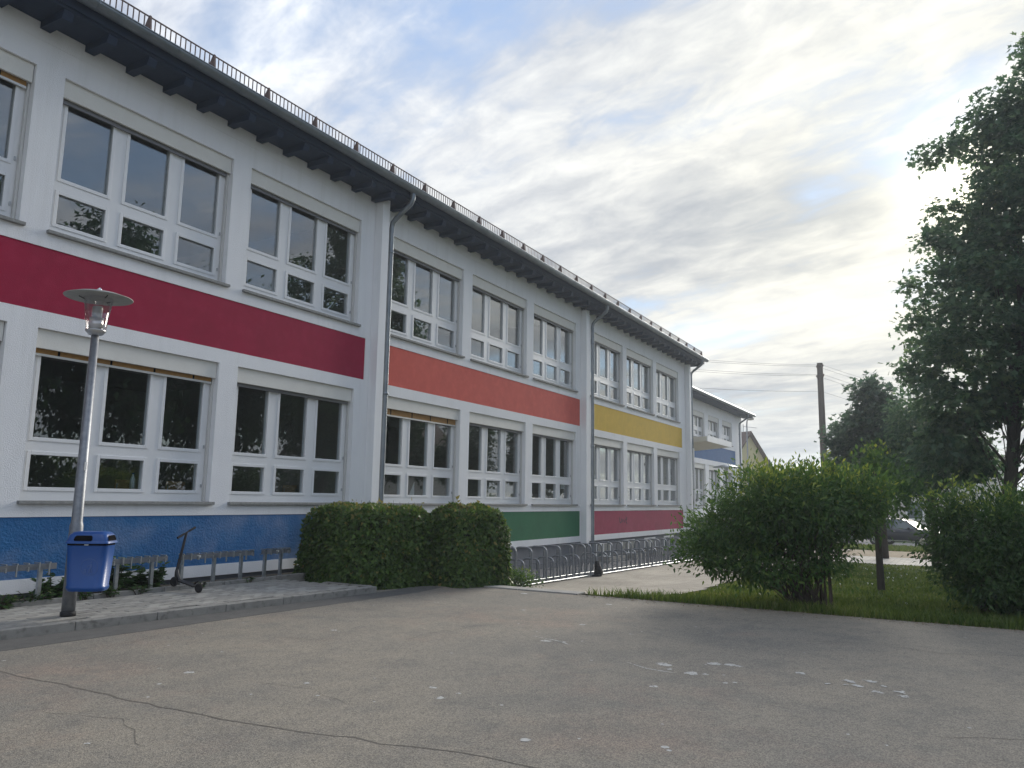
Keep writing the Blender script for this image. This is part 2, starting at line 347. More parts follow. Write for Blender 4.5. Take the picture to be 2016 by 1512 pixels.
def part(mb, name, m, p, bevel=0.0, **k): return adopt(mb.build(name, m, None, bevel, **k), p)
def np_mesh(name, verts, tris, m, tint=None, smooth=False):
    me = bpy.data.meshes.new(name); nv = len(verts); nf = len(tris); k = tris.shape[1]
    me.vertices.add(nv); me.vertices.foreach_set('co', verts.astype(np.float32).ravel())
    me.loops.add(nf * k); me.loops.foreach_set('vertex_index', tris.astype(np.int32).ravel())
    me.polygons.add(nf); me.polygons.foreach_set('loop_start', np.arange(0, nf * k, k, dtype=np.int32)); me.polygons.foreach_set('loop_total', np.full(nf, k, dtype=np.int32))
    if tint is not None:
        a = me.attributes.new('tint', 'FLOAT', 'POINT'); a.data.foreach_set('value', tint.astype(np.float32))
    me.update(calc_edges=True); me.materials.append(M(m))
    o = bpy.data.objects.new(name, me); C.objects.link(o); return o
LEAF_OVAL = (np.array([(0, 0, 0), (-.30, .42, .07), (0, 1, -.06), (.30, .42, .07)]), np.array([(0, 3, 2), (0, 2, 1)]))
LEAF_LANCE = (np.array([(0, 0, 0), (-.19, .40, .05), (0, 1, -.10), (.19, .40, .05)]), np.array([(0, 3, 2), (0, 2, 1)]))
LEAF_MAPLE = (np.array([(0, .0, 0), (.42, .05, .05), (.27, .36, .02), (.55, .70, .07), (.17, .66, .0), (0, 1.05, -.08), (-.17, .66, .0), (-.55, .70, .07), (-.27, .36, .02), (-.42, .05, .05)]),
              np.array([(0, 1, 2), (0, 2, 4), (2, 3, 4), (0, 4, 5), (0, 5, 6), (0, 6, 8), (8, 6, 7), (0, 8, 9)]))
LEAF_IVY = (np.array([(0, 0, 0), (.38, .10, .04), (.22, .52, .0), (0, 1, -.08), (-.22, .52, .0), (-.38, .10, .04)]), np.array([(0, 1, 2), (0, 2, 3), (0, 3, 4), (0, 4, 5)]))
def leaves(name, pos, axis, normal, size, tint, m, shape):
    """pos (N,3); axis = direction base->tip; normal = leaf face direction."""
    V, F = shape; n = len(pos)
    ax = axis / (np.linalg.norm(axis, axis=1, keepdims=True) + 1e-9)
    no = normal - ax * (normal * ax).sum(1, keepdims=True); no /= (np.linalg.norm(no, axis=1, keepdims=True) + 1e-9)
    si = np.cross(ax, no); s = size[:, None, None]
    vv = pos[:, None, :] + s * (V[None, :, 0, None] * si[:, None, :] + V[None, :, 1, None] * ax[:, None, :] + V[None, :, 2, None] * no[:, None, :])
    ff = (F[None] + (np.arange(n) * len(V))[:, None, None]).reshape(-1, 3)
    return np_mesh(name, vv.reshape(-1, 3), ff, m, np.repeat(tint, len(V)))
def unit(rng, n):
    v = rng.normal(size=(n, 3)); return v / np.linalg.norm(v, axis=1, keepdims=True)

# ------------------------------------------------------------------ terrain
def sstep(a, b, x): t = np.clip((x - a) / (b - a), 0, 1); return t * t * (3 - 2 * t)
def gz(x, y):
    """ground height: yard level, then falling gently beyond X = 10.85"""
    x = np.asarray(x, float); y = np.asarray(y, float)
    steep = np.interp(x, [-400, 10.85, 14.6, 27, 50, 120, 600], [-1.39, -1.39, -1.80, -1.97, -2.20, -2.5, -3.0])
    gentle = np.interp(x, [-400, 10.85, 27, 50, 120, 600], [-1.39, -1.39, -1.97, -2.20, -2.5, -3.0])
    w = sstep(4.2, 6.2, y); return gentle * (1 - w) + steep * w
def sheet(name, xs, ys, dz, m, zf=gz, inside=None):
    X, Y = np.meshgrid(xs, ys, indexing='ij'); Z = zf(X, Y) + dz
    V = np.stack([X, Y, Z], -1).reshape(-1, 3); nx, ny = X.shape
    idx = np.arange(nx * ny).reshape(nx, ny)
    q = np.stack([idx[:-1, :-1], idx[1:, :-1], idx[1:, 1:], idx[:-1, 1:]], -1).reshape(-1, 4)
    if inside is not None:
        cx = V[q, 0].mean(1); cy = V[q, 1].mean(1); q = q[inside(cx, cy)]
    return np_mesh(name, V, q, m)
xs = np.unique(np.concatenate([np.linspace(-400, -20, 12), np.linspace(-20, 10.85, 14), np.linspace(10.85, 30, 60), np.linspace(30, 60, 20), np.linspace(60, 700, 20)]))
ys = np.unique(np.concatenate([np.linspace(-500, -20, 12), np.linspace(-20, 3, 30), np.linspace(3, 12, 24), np.linspace(12, 600, 20)]))
tag(sheet('ground', xs, ys, -.012, 'lawn', lambda x, y: gz(x, y) - .05 * (x < 10.8)), kind='structure')
yard = tag(sheet('schoolyard_asphalt', np.linspace(-40, 10.85, 40), np.linspace(-40, 10.0, 40), 0, 'asphalt', lambda x, y: np.full_like(x, -1.39)), kind='structure')
# path of small pavers along the racks: Y from 3.9 to the wall, with a rounded grass corner
def edge_y(x): return np.interp(x, [10.9, 11.1, 11.4, 12.2, 13.2, 15, 20, 30], [4.95, 4.6, 4.2, 3.95, 3.9, 4.05, 4.3, 4.5])
tag(sheet('paved_path', np.linspace(11.05, 30, 96), np.linspace(3.8, 13.5, 98), .006, 'paver_path', gz, lambda x, y: (y > edge_y(x)) & ((y < 10.05) | (x > 32))), kind='structure')
tag(sheet('paved_forecourt', np.linspace(30, 60, 40), np.linspace(4.5, 11.3, 20), .005, 'paver_path', gz, None), kind='structure')
tag(sheet('far_footpath', np.linspace(30, 35, 8), np.linspace(-40, 4.5, 40), .006, 'paver_far', gz), kind='structure')
tag(sheet('sand_strip', np.linspace(35, 41, 8), np.linspace(-40, 4.5, 40), .007, 'sand', gz), kind='structure')
tag(sheet('street', np.linspace(45.5, 53, 10), np.linspace(-150, 150, 60), .006, 'street_asphalt', gz), kind='structure')

# kerb line, pavement of the school front (z -1.30), planting strip by the wall
def kerb_y(x): return 7.95 - .08 * (x - 4.16)
ZP = -1.30
rng = np.random.default_rng(5); rnd = random.Random(5)
pv = MB()
xa, xb = -6.0, 9.15
pv.prism([(xa, kerb_y(xa) + .14), (xb, kerb_y(xb) + .14), (xb, 9.42), (xa, 9.42)], 'z', -1.42, ZP - .018)
walk = tag(pv.build('pavement', 'soil'), kind='structure')
pav_me = []
for k in range(3):
    b = MB(); b.box(0, .196, 0, .096, -.03, 0); me = b.mesh('paver'); me.materials.append(M('paver%d' % k)); 
    bm = bmesh.new(); bm.from_mesh(me); bmesh.ops.recalc_face_normals(bm, faces=bm.faces); bmesh.ops.bevel(bm, geom=[e for e in bm.edges if all(v.co.z > -.001 for v in e.verts)], offset=.004, segments=1, affect='EDGES'); bm.to_mesh(me); bm.free(); pav_me.append(me)
spots = []
for r in range(20):
    y = 9.42 - .1 * (r + 1)
    x = xa + (.1 if r % 2 else 0)
    while x < xb - .19:
        if y > kerb_y(x) + .135 and y > kerb_y(x + .2) + .135: spots.append((x, y, np.hypot(x - 0, y)))
        x += .2
def inview(x, y): return (x > 4.0 and y / max(x, .01) < 2.05)
vis = sorted([s for s in spots if inview(s[0], s[1])], key=lambda s: s[2]); vis_set = set((a, b) for a, b, c in vis[:290])
rest = MB()
for (x, y, d) in spots:
    k = rnd.choice((0, 0, 1, 1, 2)) if rnd.random() > .04 else 2
    dz = rnd.uniform(-.004, .003)
    if (x, y) in vis_set:
        o = bpy.data.objects.new('paver', pav_me[k]); C.objects.link(o); o.location = (x, y, ZP + dz); o.rotation_euler = (rnd.uniform(-.008, .008), rnd.uniform(-.006, .006), rnd.uniform(-.008, .008)); o.parent = walk
    else: rest.box(x + .002, x + .198, y + .002, y + .098, ZP - .03, ZP + dz)
tag(rest.build('paver_field', 'paver0', walk, fix=False), kind='stuff')
kerb = tag(MB().prism([(-6, kerb_y(-6) + .01), (9.2, kerb_y(9.2) + .01), (9.2, kerb_y(9.2) + .12), (-6, kerb_y(-6) + .12)], 'z', -1.5, -1.40).build('kerb', 'kerb'), kind='structure')
joints = [-3.0, -2.1, -1.2, -.3, .6, 1.5, 2.4, 3.2, 4.02, 4.86, 5.75, 6.63, 7.49, 8.34, 9.2]
for a, b in zip(joints[:-1], joints[1:]):
    a += .004; b -= .004; t = rnd.uniform(-.004, .004)
    MB().prism([(a, kerb_y(a) + t), (b, kerb_y(b) + t), (b, kerb_y(b) + .135), (a, kerb_y(a) + .135)], 'z', -1.46, ZP + rnd.uniform(-.002, .004)).build('kerb_stone', 'kerb', kerb, .008)
# kerb return at the end of the pavement
MB().box(9.16, 9.28, 7.70, 8.6, -1.46, ZP).build('kerb_stone', 'kerb', kerb, .008)
# darker repair strip along the kerb
a, b = -6.0, 9.6
tag(MB().prism([(a, kerb_y(a) - .52), (4, kerb_y(4) - .56), (9.6, kerb_y(9.6) - .42), (10.4, 7.2), (10.4, 7.8), (b, kerb_y(b) + .02), (a, kerb_y(a) + .02)], 'z', -1.395, -1.3865).build('asphalt_patch', 'asphalt_strip'), kind='structure')
# planting strip with its own low edging
strip = tag(MB().prism([(-6, 9.50), (10.2, 9.50), (10.2, 10.0), (-6, 10.0)], 'z', -1.42, -1.285).build('planting_strip', 'soil'), kind='structure')
x = -6.0
while x < 10.0:
    MB().box(x + .004, min(x + .996, 10.0), 9.425, 9.50, -1.42, -1.245 + rnd.uniform(-.005, .005)).build('edging_stone', 'kerb', strip, .008); x += 1.0
# pale slabs where asphalt and path meet, kerb under hedge
slab = tag(MB().box(10.70, 11.10, 5.02, 6.95, -1.6, -1.396).build('slab_edge_bed', 'soil'), kind='structure')
for a, b in ((5.02, 6.05), (6.06, 6.95)):
    MB().box(10.80, 11.08, a, b, -1.55, -1.372).build('edge_slab', 'concrete', slab, .008)
slab['kind'] = 'structure'

# cracks, chalky spots, circular trace on the asphalt
def ribbon(pts, w, z, mb, jit=.02, step=.12):
    P = [Vector((*p, 0)) for p in pts]; out = []
    for a, b in zip(P[:-1], P[1:]):
        n = max(1, int((b - a).length / step))
        for i in range(n): out.append(a.lerp(b, i / n))
    out.append(P[-1]); out = [p + Vector((rnd.uniform(-jit, jit), rnd.uniform(-jit, jit), 0)) for p in out]
    vs = []
    for i, p in enumerate(out):
        t = (out[min(i + 1, len(out) - 1)] - out[max(i - 1, 0)]).normalized(); s = Vector((-t.y, t.x, 0)); ww = w * rnd.uniform(.4, 1.3) * (1 if 0 < i < len(out) - 1 else .2)
        vs += [(p.x + s.x * ww, p.y + s.y * ww, z), (p.x - s.x * ww, p.y - s.y * ww, z)]
    mb.poly(vs, [(2 * i, 2 * i + 1, 2 * i + 3, 2 * i + 2) for i in range(len(out) - 1)])
ZA = -1.3885
for pts, w in (([(3.48, 7.2), (3.48, 6.59), (3.49, 6.03), (3.5, 5.51), (3.51, 4.81), (3.51, 4.4), (3.57, 3.85), (3.6, 3.5), (3.68, 3.14), (3.69, 2.92), (3.76, 2.64), (3.79, 2.33), (3.81, 1.99), (3.85, 1.2)], .014),
               ([(4.1, 6.9), (4.37, 6.91), (4.79, 6.87), (5.18, 7.03), (5.56, 7.02), (5.71, 6.54), (5.79, 5.91), (5.93, 5.36)], .010),
               ([(7.79, 7.07), (7.81, 6.25), (7.9, 5.62), (7.92, 4.91)], .012), ([(6.31, 4.82), (6.69, 4.88), (6.99, 4.83), (7.52, 4.72), (7.84, 4.51)], .012),
               ([(8.6, 1.5), (8.9, .9), (8.7, .2), (9.1, -.6)], .012), ([(5.6, .2), (5.9, -.4), (5.7, -1.2)], .010), ([(9.9, 2.6), (9.6, 1.9), (9.8, 1.2)], .012),
               ([(3.0, 5.2), (3.2, 4.6), (2.9, 4.0)], .008), ([(4.3, 4.7), (4.4, 4.2), (4.2, 3.6)], .006),
               ([(10.0 + .38 * math.cos(t / 8 * 2 * math.pi), 6.2 + .38 * math.sin(t / 8 * 2 * math.pi)) for t in range(9)], .012), ([(9.8, 6.2), (10.2, 6.3)], .008)):
    mb = MB(); ribbon(pts, w * (.6 if len(pts) > 12 else .36), ZA, mb); o = mb.build('crack', 'crack', yard, fix=False)
def blob(mb, x, y, r, z, ax=1.0, n=11, rough=.35):
    a0 = rnd.random() * 6; vs = [(x, y, z)]; 
    for i in range(n):
        t = 2 * math.pi * i / n; q = r * (1 + rnd.uniform(-rough, rough)); vs.append((x + q * ax * math.cos(t + a0 * 0), y + q * math.sin(t), z))
    mb.poly(vs, [(0, 1 + i, 1 + (i + 1) % n) for i in range(n)])
sp_ = MB()
for (x, y, r) in ((4.26, 5.36, .06), (6.39, 5.8, .05), (4.51, 4.34, .04), (4.92, 3.47, .045), (4.71, 3.25, .055), (4.88, 3.21, .03), (7.12, 3.66, .08), (7.16, 3.5, .06), (6.69, 2.29, .10), (6.49, 1.99, .09), (6.52, 1.88, .04), (6.54, 2.19, .04), (6.98, 1.92, .09), (7.02, 1.8, .08), (7.0, 1.72, .05),
                  (5.88, 2.09, .05), (6.3, 1.66, .04), (6.36, 1.60, .03), (4.19, 2.28, .045), (4.5, 1.54, .035), (4.46, 1.50, .025), (4.49, 7.58, .05), (10.45, 5.74, .08), (10.08, 4.21, .07), (8.27, 3.78, .06), (8.9, 4.9, .05)):
    blob(sp_, x, y, r * .62, ZA + .0008)
for i in range(13): blob(sp_, 6.8 + rnd.gauss(0, .10), .76 + rnd.gauss(0, .17), rnd.uniform(.015, .045), ZA + .0008 + i * .0002, rough=.6)
for i in range(90): blob(sp_, rnd.uniform(2.5, 10.5), rnd.uniform(-3, 7), rnd.uniform(.006, .018), ZA + .0008, n=6)
ribbon([(6.6, 2.6), (6.45, 2.35), (6.42, 2.1)], .010, ZA + .0008, sp_, .01)
ribbon([(7.3, 3.9), (7.2, 3.6), (7.05, 3.35)], .012, ZA + .0008, sp_, .01)
tag(sp_.build('chalk_marks', 'white_spot', yard, fix=False), kind='stuff')

# ------------------------------------------------------------------ school building
school = empty('school_building', (14, 10, -1.3), 'long two-storey white school building with maroon, orange, yellow, blue, green and crimson painted bands', 'building')
YF = 10.0; XL, XR = -5.0, 33.2
WX = [-1.05, 2.12, 5.29, 8.46, 12.18, 15.37, 18.56, 22.46, 25.62, 28.80]; WW = 2.80
LO = (-.10, 2.08); UP = (3.36, 5.49)
bands = [(-4.6, 11.53, 2.30, 3.13, 'paint_maroon', 'maroon upper band'), (12.17, 21.66, 2.30, 3.13, 'paint_orange', 'orange upper band'), (22.60, 32.0, 2.30, 3.13, 'paint_yellow', 'yellow upper band'),
         (-4.6, 11.53, -1.05, -.30, 'paint_blue', 'weathered blue lower band'), (12.17, 21.66, -1.05, -.30, 'paint_green', 'green lower band'), (22.60, 32.0, -1.05, -.30, 'paint_crimson', 'crimson lower band with a scribbled tag')]
wl = MB()
holes = [(x, x + WW, z0, z1) for x in WX for (z0, z1) in (LO, UP)] + [(b[0], b[1], b[2], b[3]) for b in bands]
def wall_cells(mb, holes, x0, x1, z0, z1, y0, y1):
    xs_ = sorted({x0, x1, *[h[0] for h in holes], *[h[1] for h in holes]}); zs_ = sorted({z0, z1, *[h[2] for h in holes], *[h[3] for h in holes]})
    nx, nz = len(xs_) - 1, len(zs_) - 1
    solid = [[not any(h[0] < (xs_[i] + xs_[i + 1]) / 2 < h[1] and h[2] < (zs_[j] + zs_[j + 1]) / 2 < h[3] for h in holes) for j in range(nz)] for i in range(nx)]
    for i in range(nx):
        for j in range(nz):
            if not solid[i][j]: continue
            a, b, c, d = xs_[i], xs_[i + 1], zs_[j], zs_[j + 1]
            mb.poly([(a, y0, c), (b, y0, c), (b, y0, d), (a, y0, d)], [(0, 1, 2, 3)]); mb.poly([(a, y1, c), (b, y1, c), (b, y1, d), (a, y1, d)], [(3, 2, 1, 0)])
            for (di, dj, q) in ((-1, 0, [(a, y0, c), (a, y0, d), (a, y1, d), (a, y1, c)]), (1, 0, [(b, y0, c), (b, y1, c), (b, y1, d), (b, y0, d)]), (0, -1, [(a, y0, c), (a, y1, c), (b, y1, c), (b, y0, c)]), (0, 1, [(a, y0, d), (b, y0, d), (b, y1, d), (a, y1, d)])):
                ii, jj = i + di, j + dj
                if not (0 <= ii < nx and 0 <= jj < nz) or not solid[ii][jj]: mb.poly(q, [(0, 1, 2, 3)])
wall_cells(wl, holes, XL, XR, -1.22, 6.25, YF, YF + .30)
part(wl, 'wall', 'plaster_white', school, fix=False)
part(MB().box(XL, XR - .002, 10.06, 10.28, -2.6, -1.222), 'basement_wall', 'basement', school)
part(MB().box(XR, XR - .3, 10.302, 22, -2.6, 6.2).box(XL, XL + .3, 10.302, 22, -2.6, 6.2).box(XL, XR, 22.002, 22.3, -2.6, 6.2), 'outer_wall', 'plaster_fine', school)
for (a, b, c, d, m_, lab) in bands:
    o = part(MB().box(a + .001, b - .001, YF + .012, YF + .25, c + .001, d - .001), 'painted_band', m_, school); o['label'] = lab
for x0 in (11.66, 21.70, 32.52):
    part(MB().box(x0, x0 + .22, 9.80, 9.998, -1.28, 6.1), 'pilaster', 'plaster_fine', school, .006)
part(MB().box(XL, XR, 9.994, 9.9985, 5.84, 6.2), 'cornice_strip', 'plaster_fine', school)
part(MB().box(XL + .3, XR - .3, 10.302, 21.99, -.95, -.75).box(XL + .3, XR - .3, 10.302, 21.99, 2.45, 2.75), 'floor_slab', 'interior_floor', school)
part(MB().box(XL + .3, XR - .3, 16.9, 17.0, -.749, 2.449).box(XL + .3, XR - .3, 16.9, 17.0, 2.751, 6.2).box(11.7, 11.85, 10.31, 16.89, -.749, 2.449).box(11.7, 11.85, 10.31, 16.89, 2.751, 6.2).box(22.0, 22.15, 10.31, 16.89, -.749, 2.449).box(22.0, 22.15, 10.31, 16.89, 2.751, 6.2)
     .box(XL + .3, XR - .3, 10.31, 21.9, 5.75, 5.85), 'interior_wall', 'interior', school)

def window(P, x0, w, z0, z1, yf, cols=3, style=0, wavy=False, lowh=.43, simple=False):
    fr = MB(); ya, yb = yf + .150, yf + .235; e = .002
    side, mul = (.14, .24) if cols == 3 else (.12, .20)
    pw = (w - 2 * side - (cols - 1) * mul) / cols; zb = z0 + .16; zt = z1 - .15; tz0 = zb + lowh; tz1 = tz0 + .20
    cx = [x0 + side + i * (pw + mul) for i in range(cols)]
    fr.box(x0 + e, cx[0], ya, yb, z0 + e, z1 - e); fr.box(cx[-1] + pw, x0 + w - e, ya, yb, z0 + e, z1 - e)
    for i in range(cols - 1): fr.box(cx[i] + pw, cx[i + 1], ya, yb, z0 + e, z1 - e)
    for c in cx: fr.box(c, c + pw, ya, yb, z0 + e, zb); fr.box(c, c + pw, ya, yb, tz0, tz1); fr.box(c, c + pw, ya, yb, zt, z1 - e)
    win = part(fr, 'window', 'frame_white', P)
    g = 'window_glass_wavy' if wavy else 'window_glass'
    def sub(mb, n, m_, bv=0.0): o = mb.build(n, m_, None, bv); o.parent = win; return o
    for c in cx:
        for (a, b) in ((zb, tz0), (tz1, zt)):
            s = MB(); t = .048; yo = ya - .012
            s.box(c - t + .012, c + .012, yo, ya - .0005, a - t + .012, b + t - .012).box(c + pw - .012, c + pw + t - .012, yo, ya - .0005, a - t + .012, b + t - .012)
            s.box(c + .0125, c + pw - .0125, yo, ya - .0005, a - t + .012, a + .012).box(c + .0125, c + pw - .0125, yo, ya - .0005, b - .012, b + t - .012)
            sub(s, 'sash', 'frame_white', .004)
            sub(MB().box(c - .004, c + pw + .004, ya + .03, ya + .042, a - .004, b + .004), 'pane', g)
    sub(MB().box(x0 - .03, x0 + w + .06, yf - .055, yf + .148, z0 - .042, z0 + .003), 'sill', 'sill_stone', .006)
    zbx = z1 - .25
    sub(MB().box(x0 + .012, x0 + w - .012, yf + .045, yf + .085, zbx, z1 - .003), 'shutter_box', 'shutter_cream', .004)
    if style == 0: sub(MB().box(x0 + .05, x0 + w - .05, yf + .096, yf + .130, zbx - .055, zbx + .05), 'blind', 'blind_grey')
    else:
        dr = {1: .06, 2: .12}[style]
        sub(MB().box(x0 + .05, x0 + w - .05, yf + .105, yf + .118, zbx - dr, zbx + .05), 'blind', 'blind_ochre')
        sub(MB().box(x0 + .05, x0 + w - .05, yf + .098, yf + .126, zbx - dr - .03, zbx - dr), 'blind_rail', 'rail_pale')
        bl = MB()
        for t in (.12, .38, .62, .86): bl.box(x0 + w * t, x0 + w * t + .03, yf + .102, yf + .1045, zbx - dr, zbx + .03)
        sub(bl, 'blind_tape', 'black')
    sub(MB().box(x0 + .006, x0 + .036, yf + .098, yf + .136, z0 + .004, zbx - .002), 'guide_rail', 'rail_pale'); sub(MB().box(x0 + w - .036, x0 + w - .006, yf + .098, yf + .136, z0 + .004, zbx - .002), 'guide_rail', 'rail_pale')
    if not simple:
        h = MB()
        for zz in (z0 + .22, tz1 + .03, zt - .05): h.box(x0 + w - .075, x0 + w - .055, ya - .016, ya - .0005, zz, zz + .05)
        sub(h, 'hinge', 'galv_bright')
    return win
for i, x0 in enumerate(WX):
    window(school, x0, WW, *LO, YF, 3, {2: 1, 4: 2}.get(i, 0), wavy=True)
    window(school, x0, WW, *UP, YF, 3, {1: 1}.get(i, 0))
# basement windows behind the racks
for x0 in (23.0, 25.2, 27.4, 29.6):
    w_ = part(MB().box(x0, x0 + 1.2, 10.045, 10.058, -1.80, -1.74).box(x0, x0 + 1.2, 10.045, 10.058, -1.36, -1.30).box(x0, x0 + .06, 10.045, 10.058, -1.7395, -1.3605).box(x0 + 1.14, x0 + 1.2, 10.045, 10.058, -1.7395, -1.3605).box(x0 + .57, x0 + .63, 10.045, 10.058, -1.7395, -1.3605), 'basement_window', 'frame_white', school)
    q = MB().box(x0 + .061, x0 + 1.139, 10.052, 10.0585, -1.739, -1.361).build('pane', 'car_glass'); q.parent = w_
    part(MB().box(x0 - .1, x0 + 1.3, 9.55, 9.62, -2.1, -1.72).box(x0 - .1, x0 - .04, 9.6205, 10.04, -2.1, -1.72).box(x0 + 1.24, x0 + 1.3, 9.6205, 10.04, -2.1, -1.72), 'light_well', 'concrete', school)
# small sprayed scribble on the crimson band: three strokes u, w, l
tag(sheet('gravel_strip', np.linspace(11.3, 30, 60), np.linspace(8.12, 10.05, 8), .012, 'gravel', gz), kind='structure')
def stroke(mb, pts, w=.018):
    V = []
    for i, (x, z) in enumerate(pts):
        a = Vector(pts[min(i + 1, len(pts) - 1)]) - Vector(pts[max(i - 1, 0)]); a = a.normalized() if a.length else Vector((1, 0)); n_ = Vector((-a.y, a.x)) * w
        V += [(x + n_.x, YF + .008, z + n_.y), (x - n_.x, YF + .008, z - n_.y)]
    mb.poly(V, [(2 * i, 2 * i + 1, 2 * i + 3, 2 * i + 2) for i in range(len(pts) - 1)])
sc = MB(); X0, Z0 = 24.86, -.72
stroke(sc, [(X0, Z0 + .20), (X0 + .04, Z0 + .05), (X0 + .12, Z0), (X0 + .20, Z0 + .06), (X0 + .22, Z0 + .16)])
stroke(sc, [(X0 + .26, Z0 + .14), (X0 + .32, Z0 + .02), (X0 + .40, Z0 + .12), (X0 + .46, Z0 + .01), (X0 + .56, Z0 + .14)])
stroke(sc, [(X0 + .60, Z0 + .02), (X0 + .72, Z0 + .18), (X0 + .64, Z0 + .21), (X0 + .62, Z0 + .03), (X0 + .74, Z0 - .03)])
part(sc, 'scribbled_tag', 'scribble', school, fix=False)
# eaves: roof, soffit boards, rafters, gutter, brackets, snow guard
part(MB().prism([(9.42, 6.27), (16.0, 8.42), (22.6, 6.27), (22.6, 6.35), (16.0, 8.52), (9.36, 6.345)], 'x', XL, 33.62), 'roof', 'roof_tile', school)
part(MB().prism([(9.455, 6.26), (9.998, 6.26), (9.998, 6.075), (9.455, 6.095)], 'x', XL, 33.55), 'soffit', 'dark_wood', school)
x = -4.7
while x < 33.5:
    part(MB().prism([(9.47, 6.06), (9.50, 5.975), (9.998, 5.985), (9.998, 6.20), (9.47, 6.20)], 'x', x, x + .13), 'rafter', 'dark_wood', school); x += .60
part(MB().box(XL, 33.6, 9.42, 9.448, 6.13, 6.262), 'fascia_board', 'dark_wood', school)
gt = MB(); prof = [(9.33 + .098 * math.cos(t), 6.315 + .098 * math.sin(t)) for t in np.linspace(math.pi, 2 * math.pi, 11)]
prof2 = [(9.33 + .090 * math.cos(t), 6.315 + .090 * math.sin(t)) for t in np.linspace(2 * math.pi, math.pi, 11)]
gt.prism(prof + prof2, 'x', XL, 33.66); gt.tube([(XL, 9.235, 6.315), (33.66, 9.235, 6.315)], .013, 6)
part(gt, 'gutter', 'zinc', school)
x = -4.4
while x < 33.5:
    pr_ = [(9.33 + .104 * math.cos(t), 6.315 + .104 * math.sin(t)) for t in np.linspace(math.pi, 2 * math.pi, 9)]; pq = [(9.33 + .099 * math.cos(t), 6.315 + .099 * math.sin(t)) for t in np.linspace(2 * math.pi, math.pi, 9)]
    part(MB().prism(pr_ + pq, 'x', x, x + .03), 'gutter_bracket', 'zinc', school); x += 1.2
gx = [6.05 + 1.09 * k for k in range(-10, 26)]
def roofz(y): return 6.345 + (y - 9.36) * (8.52 - 6.345) / (16.0 - 9.36)
YG = 9.45; zb_ = roofz(YG)
for a, b in zip(gx[:-1], gx[1:]):
    s = MB(); s.box(a + .02, b - .02, YG - .006, YG + .006, zb_ + .265, zb_ + .285); s.box(a + .02, b - .02, YG - .006, YG + .006, zb_ + .04, zb_ + .055)
    for k in range(1, 13):
        xx = a + (b - a) * k / 13; s.box(xx - .007, xx + .007, YG - .005, YG + .005, zb_ + .0555, zb_ + .2645)
    part(s, 'snow_guard', 'rust_iron', school, fix=False)
for a in gx:
    part(MB().prism([(YG - .045, zb_ - .02), (YG + .16, zb_ + .04), (YG + .012, zb_ + .29), (YG - .012, zb_ + .295)], 'x', a - .016, a + .016), 'guard_bracket', 'rust_iron', school)
def downpipe(P, x, yw, zt, yg, zbot, m_='zinc'):
    d = MB(); pts = [(x + .03, yg, zt), (x + .03, yg, zt - .14), (x + .025, yg + .04, zt - .24)]
    pts += [(x + .01, yw - .10, zt - .50), (x, yw - .02, zt - .58), (x, yw, zt - .70), (x, yw, zbot)]
    d.tube(pts, .052, 12)
    zz = zbot + .3
    for k in range(3): d.lathe([(.052, 0), (.064, .008), (.064, .05), (.052, .06)], (x, yw, zbot + .35 + k * (zt - zbot - 1.6) / 2), 12)
    return part(d, 'downpipe', m_, P)
downpipe(school, 12.03, 9.86, 6.25, 9.36, -1.25); downpipe(school, 22.30, 9.86, 6.25, 9.36, -2.0); downpipe(school, 33.0, 9.86, 6.25, 9.36, -2.1)

# rear wing, set back behind the corner, with canopy and steps
wing = empty('school_wing', (41, 11.4, -2.1), 'set-back lower school wing with blue band and entrance canopy beyond the crimson band', 'building')
YW = 11.40
wwx = [35.2, 38.2, 41.1, 44.0]
wh = [(x, x + 2.2, a, b) for x in wwx for a, b in ((-.1, 2.02), (3.36, 4.72))] + [(33.6, 46.9, 2.28, 3.10)]
w2 = MB(); wall_cells(w2, wh, 33.25, 48.6, -2.6, 5.5, YW, YW + .3); part(w2, 'wall', 'plaster_fine', wing, fix=False)
part(MB().box(33.601, 46.899, YW + .012, YW + .25, 2.281, 3.099), 'painted_band', 'paint_blue_far', wing)
part(MB().box(48.3, 48.6, YW + .302, 22, -2.6, 5.5).box(33.3, 48.6, 22.002, 22.3, -2.6, 5.5), 'outer_wall', 'plaster_fine', wing)
part(MB().box(33.3, 48.3, YW + .302, 21.9, 2.4, 2.7).box(33.3, 48.3, YW + .302, 21.9, 5.2, 5.3).box(33.3, 48.3, 15.5, 15.6, -.9, 2.399).box(33.3, 48.3, 15.5, 15.6, 2.701, 5.199), 'interior_wall', 'interior', wing)
for x in wwx:
    window(wing, x, 2.2, -.1, 2.02, YW, 3, simple=True); window(wing, x, 2.2, 3.36, 4.72, YW, 3, lowh=.02 if False else .22, simple=True)
part(MB().prism([(10.75, 5.42), (16.5, 7.3), (22.6, 5.42), (22.6, 5.5), (16.5, 7.4), (10.72, 5.52)], 'x', 33.25, 49.15), 'roof', 'roof_tile', wing)
part(MB().box(33.25, 49.1, 10.78, 11.398, 5.30, 5.41), 'soffit', 'dark_wood', wing)
part(MB().tube([(33.25, 10.70, 5.46), (49.2, 10.70, 5.46)], .085, 10), 'gutter', 'zinc', wing)
downpipe(wing, 47.5, 11.26, 5.40, 10.72, -2.1)
part(MB().poly([(33.3, 9.3, 2.68), (37.4, 9.3, 2.68), (37.4, 11.395, 2.50), (33.3, 11.395, 2.50), (33.3, 9.3, 2.88), (37.4, 9.3, 2.88), (37.4, 11.395, 2.86), (33.3, 11.395, 2.86)], [(3, 2, 1, 0), (4, 5, 6, 7), (0, 1, 5, 4), (1, 2, 6, 5), (2, 3, 7, 6), (3, 0, 4, 7)]), 'canopy', 'canopy_cream', wing)
